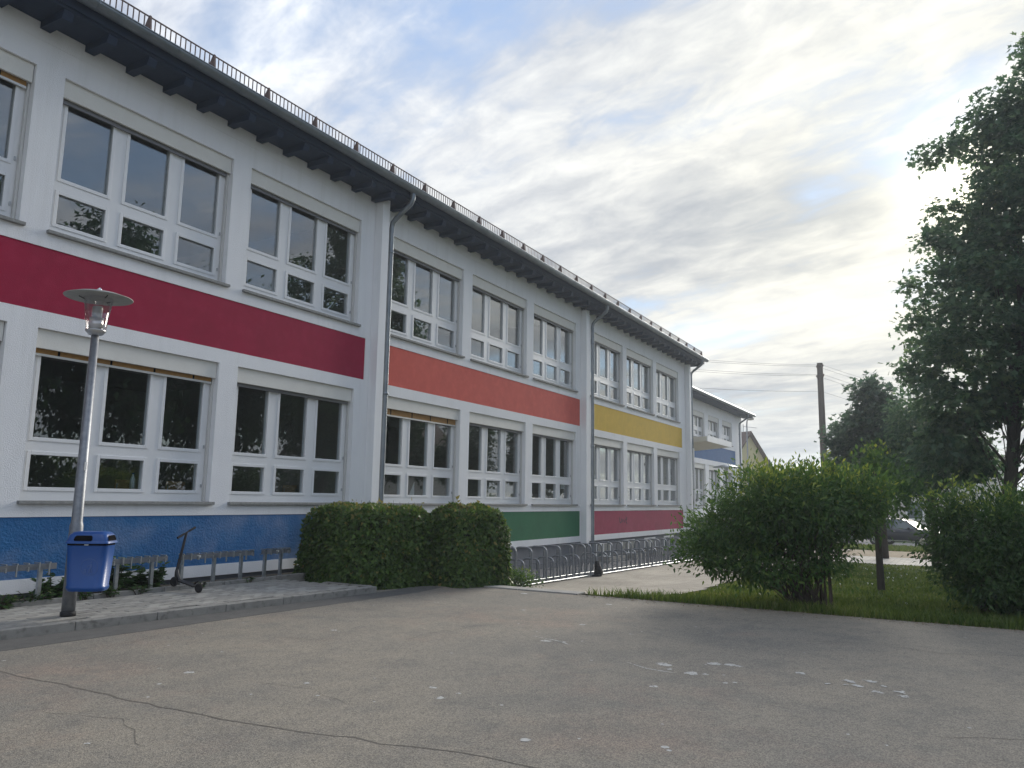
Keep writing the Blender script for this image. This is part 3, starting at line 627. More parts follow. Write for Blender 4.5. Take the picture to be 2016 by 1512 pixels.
part(MB().box(33.26, 37.44, 9.26, 9.299, 2.66, 2.92), 'canopy_fascia', 'frame_white', wing)
st = MB()
steps = tag(bpy.data.objects.new('entrance_steps', None), 'grey concrete steps climbing to the entrance behind the leafy bush', 'steps'); C.objects.link(steps); steps.location = (33.6, 9.4, -2.05); BASE[steps.name] = Vector(steps.location)
for k in range(8):
    part(MB().box(33.3 + .30 * k, 33.3 + .30 * (k + 1) + .03, 8.5, 11.3, -2.05 + .17 * k + .10, -2.05 + .17 * (k + 1)), 'tread', 'concrete', steps)
    part(MB().box(33.36 + .30 * k, 33.3 + .30 * (k + 1) - .002, 8.52, 11.28, -2.1, -2.05 + .17 * k + .099), 'riser', 'basement', steps)
part(MB().box(35.74, 39.5, 8.5, 11.3, -2.1, -.69), 'landing', 'concrete', steps)
# thin white pipe at the corner, strapped to the downpipe
wp = empty('white_pipe', (31.2, 9.28, -2.05), 'thin white upright pipe at the end of the bike racks by the building corner', 'pipe')
part(MB().tube([(31.2, 9.28, -2.1), (31.2, 9.28, 2.22)], .032, 8), 'tube', 'frame_white', wp)
part(MB().tube([(31.2, 9.28, 1.15), (32.5, 9.78, 1.15)], .012, 6), 'strap', 'frame_white', wp)

# ------------------------------------------------------------------ classroom things seen through the glass
def chair(loc, rz, label):
    c = empty('classroom_chair', loc, label, 'chair', 'chairs inside the classroom'); c.rotation_euler = (0, 0, rz)
    def p(mb, n, m_, bv=.008): o = mb.build(n, m_, None, bv); o.parent = c; return o
    p(MB().box(-.2, .2, -.2, .2, .46, .475), 'seat', 'chair_wood'); p(MB().box(-.19, .19, .19, .205, .74, .96), 'backrest', 'chair_wood', .03)
    for sx in (-1, 1):
        p(MB().tube([(sx * .19, -.19, 0), (sx * .18, -.17, .46)], .011, 6), 'leg', 'galv', 0); p(MB().tube([(sx * .19, .22, 0), (sx * .175, .18, .46), (sx * .16, .21, .9)], .011, 6), 'leg', 'galv', 0)
chair((7.02, 10.85, -.75), R(-160), 'wooden classroom chair behind the ground-floor window, right of the lamp post')
chair((7.98, 10.9, -.75), R(-175), 'wooden classroom chair behind the right pane of the window nearest the lamp post')
chair((10.45, 10.95, -.75), R(-175), 'wooden classroom chair behind the second ground-floor window from the left')
bt = empty('water_bottle', (6.98, 10.28, .0), 'clear plastic bottle standing inside the window sill', 'bottle')
part(MB().lathe([(0, 0), (.035, 0), (.035, .14), (.030, .17), (.012, .21), (.012, .23), (0, .23)], (6.98, 10.30, .055), 12), 'body', 'plastic_clear', bt); part(MB().lathe([(0, 0), (.014, 0), (.014, .02), (0, .02)], (6.98, 10.30, .286), 10), 'cap', 'bin_blue', bt)
part(MB().box(6.90, 7.06, 10.25, 10.36, .03, .054), 'coaster', 'chair_wood', bt)
tag(MB().box(8.52, 8.72, 10.35, 10.37, -.02, .30).build('paper_sheet', 'paper'), 'white sheet of paper leaning inside the second ground-floor window', 'paper')
tag(MB().poly([(13.55, 10.35, .0), (13.75, 10.35, .0), (13.75, 10.35, .36), (13.55, 10.36, .02), (13.75, 10.36, .02), (13.75, 10.36, .36)], [(0, 1, 2), (3, 5, 4), (0, 2, 5, 3)]).build('paper_sheet', 'paper'), 'folded white paper behind the window with the ochre blind', 'paper')
tag(MB().box(20.74, 20.98, 10.2, 10.204, .35, .60).build('notice', 'paper'), 'small white notice taped inside a ground-floor pane above the green band', 'notice')

# ------------------------------------------------------------------ street lamp with litter bin
LX, LY = 5.03, 8.33
lamp = empty('street_lamp', (LX, LY, ZP), 'galvanised lamp post with flat round shade and clear lantern on the pavement', 'lamp')
part(MB().lathe([(.0, 0), (.068, 0), (.068, .95), (.060, .98), (.056, 1.0), (.040, 3.10), (0, 3.10)], (LX, LY, ZP), 20), 'pole', 'galv', lamp)
part(MB().lathe([(.072, 0), (.078, .0), (.078, .045), (.070, .05)], (LX, LY, ZP), 20), 'base_collar', 'rubber', lamp)
part(MB().lathe([(.04, 1.765), (.075, 1.775), (.108, 1.815), (.108, 1.825), (.02, 1.826)], (LX, LY, 0), 28), 'lantern_base', 'lamp_metal', lamp)
part(MB().lathe([(.0, 1.828), (.074, 1.828), (.074, 1.965), (.0, 1.966)], (LX, LY, 0), 28), 'lantern_body', 'lamp_metal', lamp)
part(MB().lathe([(.103, 1.828), (.152, 2.195), (.149, 2.195), (.100, 1.828)], (LX, LY, 0), 32), 'lantern_glass', 'lamp_glass', lamp)
part(MB().lathe([(0, 1.968), (.05, 1.968), (.055, 2.08), (.05, 2.10), (0, 2.10)], (LX, LY, 0), 16), 'bulb', 'plastic_clear', lamp)
part(MB().lathe([(.0, 2.205), (.08, 2.202), (.20, 2.207), (.352, 2.196), (.356, 2.202), (.25, 2.238), (.12, 2.268), (.05, 2.285), (.0, 2.288)], (LX, LY, 0), 40), 'shade', 'lamp_disc', lamp)
part(MB().lathe([(.028, 2.284), (.024, 2.305), (0, 2.325)], (LX, LY, 0), 12), 'finial', 'lamp_metal', lamp)
part(MB().box(LX - .012, LX + .012, LY - .060, LY - .0545, .25, .34), 'service_label', 'paper', lamp)
for k in range(3):
    t = k * 2.1 + .4; part(MB().tube([(LX + .148 * math.cos(t), LY + .148 * math.sin(t), 2.18), (LX + .20 * math.cos(t), LY + .20 * math.sin(t), 2.203)], .006, 5), 'clip', 'rubber', lamp)

bin_ = empty('litter_bin', (LX + .04, LY - .24, -1.02), 'blue plastic litter bin with dark slots hung on the lamp post', 'bin')
bin_.rotation_euler = (0, 0, R(-54))
def rrect(w, d, r, n=5):
    out = []
    for cx, cy, a0 in ((w - r, d - r, 0), (-w + r, d - r, 90), (-w + r, -d + r, 180), (w - r, -d + r, 270)):
        for k in range(n + 1): t = R(a0 + 90 * k / n); out.append((cx + r * math.cos(t), cy + r * math.sin(t)))
    return out
def loft(secs, mb=None, smooth=True):
    mb = mb or MB(); n = len(secs[0][0]); vs = []
    for pts, z in secs: vs += [(p[0], p[1], z) for p in pts]
    fs = [(i * n + j, i * n + (j + 1) % n, (i + 1) * n + (j + 1) % n, (i + 1) * n + j) for i in range(len(secs) - 1) for j in range(n)]
    mb.poly(vs, fs, smooth); mb.poly(vs[:n], [tuple(range(n - 1, -1, -1))]); mb.poly(vs[-n:], [tuple(range(n))]); return mb
def bp(mb, n, m_, bv=0.0): o = mb.build(n, m_, None, bv); o.parent = bin_; return o
bp(loft([(rrect(.180, .120, .08), .0), (rrect(.192, .132, .085), .02), (rrect(.196, .136, .085), .05), (rrect(.190, .130, .085), .056), (rrect(.213, .152, .09), .475)]), 'body', 'bin_blue')
bp(loft([(rrect(.206, .146, .06), .477), (rrect(.206, .146, .06), .495)]), 'hinge_gap', 'black')
lid = bp(loft([(rrect(.222, .160, .06), .496), (rrect(.222, .160, .06), .512), (rrect(.214, .152, .06), .516), (rrect(.212, .150, .06), .530), (rrect(.195, .135, .06), .585), (rrect(.165, .105, .05), .612), (rrect(.12, .07, .04), .620)]), 'lid', 'bin_blue')
def slot(pts, n):  # dark opening with a rim, slightly proud of the lid
    o = MB().poly(pts, [(0, 1, 2, 3)] if len(pts) == 4 else [tuple(range(len(pts)))]).build(n, 'black', None, 0); o.parent = lid; return o
def slot_front(x0, x1):
    a, b = .524, .580; pts = []
    def yy(z): return -(.150 - (z - .530) / .055 * .015) - .0025
    r = .012
    for (x, z) in ((x0 + r, a), (x1 - r, a), (x1, a + r), (x1 - .004, b - r), (x1 - r - .004, b), (x0 + r + .014, b), (x0 + .010, b - r), (x0, a + r)): pts.append((x, yy(z), z))
    slot(pts, 'slot')
slot_front(-.125, .065)
pts = []
for (y, z) in ((-.105, .524), (.085, .524), (.095, .536), (.085, .57), (.075, .58), (-.085, .58), (-.098, .57), (-.112, .536)): pts.append((.212 - (z - .530) / .055 * .017 + .0025, y, z))
slot(pts, 'slot')
bp(MB().box(-.01, .03, -.156, -.149, .478, .490), 'lock', 'galv_bright')
em = MB(); cx, cz, rr = .055, .255, .088
def fy(z): return -(.133 + (z - .056) / .419 * .019) - .002
ring = [(cx + q * math.cos(t), fy(cz + q * math.sin(t)), cz + q * math.sin(t)) for q in (rr, rr - .005) for t in np.linspace(0, 2 * math.pi, 33)[:-1]]
em.poly(ring, [(i, (i + 1) % 32, 32 + (i + 1) % 32, 32 + i) for i in range(32)])
def fig(pts): em.poly([(cx + a, fy(cz + b) - .0006, cz + b) for a, b in pts], [tuple(range(len(pts)))])
fig([(.006, .030), (.026, .034), (.030, .005), (.022, -.012), (.008, -.008)]); fig([(.012, .042), (.020, .040), (.026, .050), (.020, .060), (.012, .056)])
fig([(.008, -.010), (.016, -.012), (.006, -.062), (-.006, -.062)]); fig([(.016, -.012), (.024, -.012), (.036, -.060), (.026, -.062)]); fig([(.008, .028), (.010, .018), (-.022, .000), (-.024, .008)])
fig([(-.052, -.022), (-.026, -.022), (-.030, -.062), (-.048, -.062)])
bp(em, 'round_emblem', 'sticker')
bp(MB().box(-.03, .03, .150, .20, .06, .10).box(-.03, .03, .150, .20, .40, .44), 'pole_bracket', 'galv')

# ------------------------------------------------------------------ low rail bike stands along the blue band
def rail_stand(a, b, posts, label):
    s = empty('bike_rail_stand', ((a + b) / 2, 9.56, -1.285), label, 'bike stand', 'low rail bike stands by the blue band')
    part(MB().box(a, b, 9.515, 9.525, -.905, -.835).box(a, b, 9.5255, 9.56, -.905, -.897), 'rail', 'galv', s)
    for p in posts: part(MB().box(p - .022, p + .022, 9.535, 9.575, -1.30, -.907), 'post', 'galv_bright', s)
    x = a + .05; k = 0
    while x < b - .02:
        part(MB().box(x, x + .016, 9.485, 9.60, -.8345, -.818).box(x, x + .016, 9.485, 9.5148, -.915, -.8346 + (.0 if k % 2 else -.03)) if k % 3 else MB().box(x, x + .016, 9.485, 9.60, -.8345, -.818).box(x, x + .014, 9.497, 9.5148, -.97, -.8346), 'wheel_clip', 'galv_bright', s); x += .125; k += 1
    part(MB().box(a + .3, a + .36, 9.513, 9.5148, -.885, -.855), 'type_plate', 'paper', s)
rail_stand(3.9, 5.55, (4.3, 5.38), 'leftmost low galvanised bike rail, cut by the picture edge')
rail_stand(5.72, 7.08, (5.83, 6.36, 6.87), 'low galvanised bike rail right behind the blue litter bin, weeds below it')
rail_stand(7.26, 8.60, (7.34, 7.89, 8.39), 'low galvanised bike rail with the black scooter leaning on it')
rail_stand(8.75, 9.37, (8.86, 9.19), 'shortest low galvanised bike rail, next to the clipped hedge')

# ------------------------------------------------------------------ kick scooter
sco = empty('kick_scooter', (7.26, 9.25, ZP), 'black kick scooter leaning on the low bike rail, its rear wheel on the pavement', 'scooter')
rw = Vector((7.17, 8.95, ZP + .062)); fw = Vector((7.12, 9.40, -1.245 + .065)); top = Vector((7.26, 9.40, -.52))
hd = (fw - rw); hd.z = 0; hd.normalize(); sd_ = Vector((hd.y, -hd.x, 0))
def wheel(c, r, nm, ax, w=.026):
    mb = MB(); n = 18; u_ = Vector((0, 0, 1)); v_ = ax.cross(u_).normalized()
    for prof in ([(r * .55, -w / 2), (r * .93, -w / 2), (r, -w / 4), (r, w / 4), (r * .93, w / 2), (r * .55, w / 2), (r * .55, -w / 2)],):
        vs = [c + (u_ * math.sin(2 * math.pi * j / n) + v_ * math.cos(2 * math.pi * j / n)) * q + ax * t for q, t in prof for j in range(n)]
        mb.poly(vs, [(i * n + j, i * n + (j + 1) % n, (i + 1) * n + (j + 1) % n, (i + 1) * n + j) for i in range(len(prof) - 1) for j in range(n)], True)
    o = part(mb, 'wheel', 'rubber', sco)
    h = MB().tube([c - ax * w * .4, c + ax * w * .4], r * .55, 12); q = h.build('hub', 'scooter_black'); q.parent = o; return o
wheel(rw, .062, 'wheel', sd_); wheel(fw, .066, 'wheel', sd_)
dk = MB(); a = rw + hd * .06 + Vector((0, 0, .010)); b = fw - hd * .10 + Vector((0, 0, .012)); hw = .055
q = [a - sd_ * hw, a + sd_ * hw, b + sd_ * hw, b - sd_ * hw]; dk.poly(q + [p + Vector((0, 0, .022)) for p in q], [(3, 2, 1, 0), (4, 5, 6, 7), (0, 1, 5, 4), (1, 2, 6, 5), (2, 3, 7, 6), (3, 0, 4, 7)])
part(dk, 'deck', 'scooter_black', sco, .006)
part(MB().tube([b + Vector((0, 0, .01)), fw - hd * .055 + Vector((0, 0, .09)), fw + (top - fw) * .22], [.024, .026, .026], 8), 'neck', 'scooter_black', sco)
fen = [rw + hd * (.085 * math.cos(t)) + Vector((0, 0, .085 * math.sin(t))) for t in np.linspace(R(30), R(150), 7)] + [rw - hd * .105 + Vector((0, 0, .075))]
mb = MB(); mb.poly([p + sd_ * s * .022 for p in fen for s in (-1, 1)] + [p + sd_ * s * .022 + Vector((0, 0, .005)) for p in fen for s in (-1, 1)], [(2 * i, 2 * i + 1, 2 * i + 3, 2 * i + 2) for i in range(len(fen) - 1)] + [(16 + 2 * i, 16 + 2 * i + 2, 16 + 2 * i + 3, 16 + 2 * i + 1) for i in range(len(fen) - 1)])
part(mb, 'rear_mudguard', 'scooter_black', sco, fix=False)
part(MB().tube([fw + Vector((0, 0, .0)) + sd_ * .02, fw + (top - fw) * .18, top], [.014, .022, .017], 10), 'steering_column', 'scooter_black', sco)
hb = Vector((.88, .05, .42)).normalized()
part(MB().tube([top - hb * .05, top + hb * .05], .012, 8), 'handlebar', 'scooter_black', sco)
for s in (-1, 1): part(MB().tube([top + hb * s * .05, top + hb * s * .16], [.016, .017], 8), 'grip', 'rubber', sco)

# ------------------------------------------------------------------ hoop racks on the paved path
def hoop(x, y0, y1, h, r=.022):
    z = float(gz(x, 8.0)); rr = .12; pts = [(x, y0, z - .02), (x, y0, z + h - rr)]
    pts += [(x, y0 + rr - rr * math.cos(t), z + h - rr + rr * math.sin(t)) for t in np.linspace(.3, math.pi / 2, 4)]
    pts += [(x, y1 - rr + rr * math.sin(t), z + h - rr + rr * math.cos(t)) for t in np.linspace(0, math.pi / 2 - .3, 4)]
    pts += [(x, y1, z + h - rr), (x, y1, z - .02)]
    mb = MB(); mb.tube(pts, r, 8)
    mb.tube([(x, y0, z + h * .52), (x, y1, z + h * .52)], .009, 6)
    mb.tube([(x, y0 + .01, z + h - .16), (x + .09, y0 + .03, z + h - .155)], .008, 5)
    mb.tube([(x, y0 + .02, z + h * .28), (x + .08, y0 + .08, z + h * .40), (x + .10, y0 + .16, z + h * .30), (x + .04, y0 + .20, z + h * .18)], .006, 5)
    return mb
labs = ['grey hoop bike rack nearest the clipped hedge', 'grey hoop bike rack in the middle of the row, beside the black animal', 'grey hoop bike rack at the far end of the row by the white pipe']
x = 13.5; k = 0
for u_ in range(3):
    n = 13
    rk = empty('hoop_bike_rack', (x + 2.2, 8.2, float(gz(x + 2.2, 8.2))), labs[u_], 'bike rack', 'hoop bike racks in front of the basement wall')
    xs0 = x
    for i in range(n):
        tall = i % 2 == 0
        part(hoop(x, 8.0, 8.42, .79 if tall else .54), 'hoop', 'galv', rk, fix=False); x += .345
    for yy in (8.0, 8.42):
        p0 = (xs0 - .1, yy - .03, float(gz(xs0 - .1, 8)) + .035); ptsr = [(t, yy - .03, float(gz(t, 8)) + .035) for t in np.linspace(xs0 - .1, x - .24, 8)]
        part(MB().tube(ptsr, .021, 8), 'base_rail', 'galv_bright', rk)

# ------------------------------------------------------------------ black cat sitting at the rack
def skin_body(name, verts, edges, radii, m_, root=0, sub=2):
    me = bpy.data.meshes.new(name); me.from_pydata(verts, edges, []); o = bpy.data.objects.new(name, me); C.objects.link(o); me.materials.append(M(m_))
    sk = o.modifiers.new('skin', 'SKIN'); sk.use_smooth_shade = True
    for i, r in enumerate(radii):
        me.skin_vertices[0].data[i].radius = (r, r) if not isinstance(r, tuple) else r
        me.skin_vertices[0].data[i].use_root = (i == root)
    s = o.modifiers.new('sub', 'SUBSURF'); s.levels = sub; s.render_levels = sub
    return o
cxp, cyp = 18.15, 7.86; czp = float(gz(cxp, cyp))
cv = [(0, 0, .09), (.02, 0, .17), (.05, 0, .25), (.07, 0, .30), (.10, 0, .355), (.145, 0, .35),            # hips, chest, neck, head, muzzle
      (.09, .045, .14), (.11, .045, .02), (.14, .045, .012), (.09, -.045, .14), (.11, -.045, .02), (.14, -.045, .012),   # forelegs
      (.03, .085, .07), (.09, .095, .02), (.03, -.085, .07), (.09, -.095, .02), (-.09, .02, .035), (-.13, .10, .03), (-.11, .20, .028), (-.05, .27, .026),
      (.085, .048, .435), (.085, -.048, .435)]
ce = [(0, 1), (1, 2), (2, 3), (3, 4), (4, 5), (2, 6), (6, 7), (7, 8), (2, 9), (9, 10), (10, 11), (0, 12), (12, 13), (0, 14), (14, 15), (0, 16), (16, 17), (17, 18), (18, 19), (4, 20), (4, 21)]
cr_ = [.125, .118, .100, .075, .078, .040, .036, .026, .024, .036, .026, .024, .075, .034, .075, .034, .045, .040, .038, .028, .016, .016]
cat = skin_body('cat', cv, ce, cr_, 'cat_black'); cat.location = (cxp, cyp, czp); cat.rotation_euler = (0, 0, R(55)); cat.scale = (.86, .86, .86)
tag(cat, 'black cat sitting upright in front of the hoop bike racks', 'cat')
for s in (-1, 1):
    o = MB().lathe([(0, -.006), (.006, 0), (0, .006)], (.168, s * .028, .372), 6).build('eye', 'blind_ochre'); o.parent = cat

# ------------------------------------------------------------------ vegetation
def clipped(name, cx, cy, hx, hy, z0, h, rot, n, seed, label, m_='leaf_hedge', taper=.12):
    rg = np.random.default_rng(seed); e = empty(name, (cx, cy, z0), label, 'hedge', 'clipped hedge blocks')
    # superellipsoid-like shell
    d = unit(rg, n); d[:, 2] = np.abs(d[:, 2]) * 1.1 - .12
    p_ = 7.5; s = (np.abs(d[:, 0]) ** p_ + np.abs(d[:, 1]) ** p_ + np.abs(np.clip(d[:, 2], 0, 1)) ** p_) ** (1 / p_)
    q = d / s[:, None]
    # random faces of box to even out the density
    dep = rg.random(n) ** 2 * .22; bum = .025 * np.sin(q[:, 0] * 7 + seed) * np.cos(q[:, 2] * 9 + q[:, 1] * 6) + .025 * np.sin(q[:, 1] * 4.3 + 1.7 * seed)
    k = 1 - dep + bum; zz = np.clip(q[:, 2], -.1, 1)
    tp = 1 + taper * (.5 - zz)
    L_ = np.stack([q[:, 0] * hx * k * tp, q[:, 1] * hy * k * tp, np.clip(zz * h * (1 - dep * .5 + bum), .01, None)], 1)
    shoots = rg.random(n) < .006; L_[shoots, 2] += rg.random(shoots.sum()) * .13 * (zz[shoots] > .8)
    c_, s_ = math.cos(rot), math.sin(rot)
    W = np.stack([cx + L_[:, 0] * c_ - L_[:, 1] * s_, cy + L_[:, 0] * s_ + L_[:, 1] * c_, z0 + L_[:, 2]], 1)
    nl = np.stack([d[:, 0] * c_ - d[:, 1] * s_, d[:, 0] * s_ + d[:, 1] * c_, d[:, 2]], 1)
    no = nl + .75 * unit(rg, n); ax = unit(rg, n) * .8 + np.array([0, 0, -.75]) + .3 * nl
    top_ = zz > .82; ax[top_, 2] += rg.random(top_.sum()) * 1.5
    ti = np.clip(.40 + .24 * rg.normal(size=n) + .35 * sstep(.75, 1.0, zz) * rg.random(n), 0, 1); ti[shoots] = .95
    o = leaves('foliage', W, ax, no, .048 + .036 * rg.random(n), ti, m_, LEAF_IVY); adopt(o, e)
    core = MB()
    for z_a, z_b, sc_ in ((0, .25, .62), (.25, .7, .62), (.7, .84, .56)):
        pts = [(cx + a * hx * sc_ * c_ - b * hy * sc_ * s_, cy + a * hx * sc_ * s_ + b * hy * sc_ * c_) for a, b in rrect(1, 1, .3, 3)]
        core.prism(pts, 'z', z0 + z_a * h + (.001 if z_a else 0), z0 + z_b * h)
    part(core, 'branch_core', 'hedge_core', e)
    tw = MB()
    for i in range(26):
        a = rg.uniform(-.8, .8, 2); x_, y_ = cx + a[0] * hx * c_ - a[1] * hy * s_, cy + a[0] * hx * s_ + a[1] * hy * c_
        tw.tube([(x_, y_, z0 + h * .85), (x_ + rg.normal() * .03, y_ + rg.normal() * .03, z0 + h * (1.0 + .10 * rg.random()))], .003, 4)
    part(tw, 'shoots', 'twig', e)
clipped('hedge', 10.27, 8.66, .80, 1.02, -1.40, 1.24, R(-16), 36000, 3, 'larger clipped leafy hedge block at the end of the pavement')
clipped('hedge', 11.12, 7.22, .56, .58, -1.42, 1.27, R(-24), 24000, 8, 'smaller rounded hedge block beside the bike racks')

def leafy_lobes(rg, lobes, ncl, per, sig, shell=.5, flat=1.0):
    """clusters spread through ellipsoid lobes; returns leaf positions, outward normals, cluster centres"""
    w = np.array([l[3] * l[4] * l[5] for l in lobes]) ** .75; w /= w.sum(); li = rg.choice(len(lobes), ncl, p=w)
    A = np.array(lobes)[li]; d = unit(rg, ncl); r = (shell ** 2 + (1 - shell ** 2) * rg.random(ncl)) ** .5 * (1 + .10 * rg.normal(size=ncl))
    c = A[:, :3] + d * A[:, 3:6] * r[:, None]
    n = ncl * per; idx = np.repeat(np.arange(ncl), per)
    off = rg.normal(size=(n, 3)) * sig; off[:, 2] *= flat
    return c[idx] + off, d[idx], c, idx, A[idx]
def tree(name, base, lobes, label, cat, m_, shape, ncl, per, sig, lsize, trunk_r, trunk_top, seed, group=None, droop=.5, shell=.5, limbs=True, tipz=None, bark='bark', tint0=.35):
    rg = np.random.default_rng(seed); e = empty(name, base, label, cat, group)
    P, D, cc, idx, A = leafy_lobes(rg, lobes, ncl, per, sig, shell, .75); n = len(P)
    keep = P[:, 2] > base[2] + .05; 
    ax = D * .6 + unit(rg, n) * .8 + np.array([0, 0, -droop]); no = np.array([0, 0, .9]) + .6 * unit(rg, n) + .35 * D
    ti = np.clip(tint0 + .20 * rg.normal(size=n) + .20 * rg.normal(size=len(cc))[idx], 0, .9)
    if tipz is not None: ti = np.clip(ti + .55 * sstep(tipz[0], tipz[1], P[:, 2] + .2 * rg.normal(size=n)) * rg.random(n) ** .7 * (D[:, 2] > -.2), 0, 1)
    sz = lsize * (.65 + .6 * rg.random(n))
    o = leaves('crown', P[keep], ax[keep], no[keep], sz[keep], ti[keep], m_, shape); adopt(o, e)
    b = Vector(base); t = MB(); tt = Vector(trunk_top)
    pts = [b + Vector((0, 0, -.15)), b + Vector((0, 0, .05)), b.lerp(tt, .33) + Vector((rg.normal() * .04, rg.normal() * .04, 0)), b.lerp(tt, .66) + Vector((rg.normal() * .06, rg.normal() * .06, 0)), tt]
    t.tube(pts, [trunk_r * 1.35, trunk_r * 1.1, trunk_r * .9, trunk_r * .65, trunk_r * .2], 10)
    part(t, 'trunk', bark, e)
    if limbs:
        lm = MB(); order = rg.permutation(len(cc))[:min(len(cc), 90)]
        for q, i in enumerate(order):
            c = Vector(cc[i]); f = np.clip((c.z - b.z) / max(tt.z - b.z, .1) * .75 - .12, .12, .95); s0 = b.lerp(tt, float(f)); mid = s0.lerp(c, .55) + Vector((0, 0, .12 * (c - s0).length * .4))
            r0 = trunk_r * (.30 if q < 16 else .12) * (1 - .5 * float(f)) ; lm.tube([s0, mid, c], [r0, r0 * .6, r0 * .2], 5 if q < 16 else 4, cap=False)
        part(lm, 'limbs', bark, e, fix=False)
    return e
# the big maple right of the path; trunk seen between the bushes
tree('maple_tree', (26, -1.0, -1.95), [(26, -.6, 4.0, 2.2, 1.75, 1.4), (26, -1.6, 5.8, 2.4, 2.15, 1.5), (26.4, -2.0, 7.4, 2.2, 1.9, 1.2), (26, -1.7, 9.0, 1.9, 1.25, .9), (26, -1.7, 11.4, 1.3, .9, .8), (26, -.7, 7.4, 1.6, 1.1, .8), (26.2, -2.5, 10.6, 2.0, 1.4, 1.3), (26, -3.2, 12.3, 1.9, 1.3, 1.3), (26.2, -4.0, 13.6, 1.5, 1.3, 1.2), (26, -4.0, 8.6, 2.4, 2.6, 2.8), (26, -4.2, 4.6, 2.2, 2.2, 1.6), (26, -.2, 2.9, 1.5, 1.2, .7), (26.3, -2.0, 3.2, 1.8, 1.3, .8), (26, -.1, 2.0, 1.4, 1.0, .8), (26.2, .3, 1.2, 1.2, .8, .6), (26, -3.2, 2.6, 1.5, 1.0, .7), (25.7, -2.5, 1.7, 1.0, .9, .5), (26.2, -.5, 1.3, 1.0, .6, .5), (26, -.15, 11.0, .8, .6, .35), (26, -.25, 8.7, .8, .55, .4), (26, .1, 7.9, .7, .5, .35), (26, .35, 6.6, .9, .6, .5), (26, .75, 5.2, .9, .6, .6), (26, .9, 4.3, .8, .5, .5)],
     'tall maple whose crown fills the right edge in front of the sun', 'tree', 'leaf_maple', LEAF_MAPLE, 1500, 32, .20, .165, .17, (26.2, -3.0, 12.5), 21, shell=.55, tint0=.46)
tree('chestnut_tree', (34, 2.6, -2.05), [(34, 2.75, 4.1, 1.1, .75, .95), (34, 3.1, 2.8, 1.4, 1.35, 1.0), (34, 2.1, 3.0, 1.4, 1.1, 1.0), (34, 3.3, 1.6, 1.4, 1.15, .9), (34, 1.9, 1.7, 1.5, 1.3, 1.1), (34, 2.6, .9, 1.3, 1.3, .6)],
     'dark dense tree with broad leaves standing right of the utility pole', 'tree', 'leaf_chestnut', LEAF_MAPLE, 560, 24, .20, .20, .15, (34, 2.6, 4.2), 22, shell=.5, tint0=.45)
tree('lime_tree', (30, .75, -2.0), [(30, .9, 2.9, 1.3, 1.0, 1.1), (30, .4, 1.9, 1.4, 1.3, .9), (30, .9, 1.2, 1.3, 1.0, .7), (30, -.3, 1.5, 1.2, .9, .6)],
     'lighter green tree between the dark tree and the tall maple', 'tree', 'leaf_maple', LEAF_OVAL, 420, 26, .22, .16, .11, (30, .75, 2.9), 23, tint0=.5)
# trees across the yard, out of frame, mirrored in the school windows
for i, (x, y, h, sd0) in enumerate(((13.5, -12, 12.5, 31), (20.5, -13, 13.5, 32), (27.5, -14.5, 12, 33), (36, -14, 10.5, 34))):
    tree('yard_tree', (x, y, float(gz(x, y))), [(x, y, h * .62, 3.0, 3.0, h * .28), (x + 1.2, y + 1, h * .45, 2.4, 2.4, h * .2), (x - 1.3, y - .6, h * .5, 2.4, 2.4, h * .22), (x, y + .5, h * .84, 1.7, 1.7, h * .14), (x - .3, y + 1.2, h * .28, 2.6, 2.4, h * .13)],
         ['tall tree across the yard mirrored in the leftmost upper windows', 'broad tree across the yard mirrored in the windows above the maroon band', 'tree across the yard mirrored in the windows by the first downpipe', 'smaller tree mirrored in the windows above the orange band'][i], 'tree', 'leaf_chestnut', LEAF_OVAL, 520, 30, .5, .34, .22, (x, y, h * .85), sd0, 'trees mirrored in the windows', shell=.3)

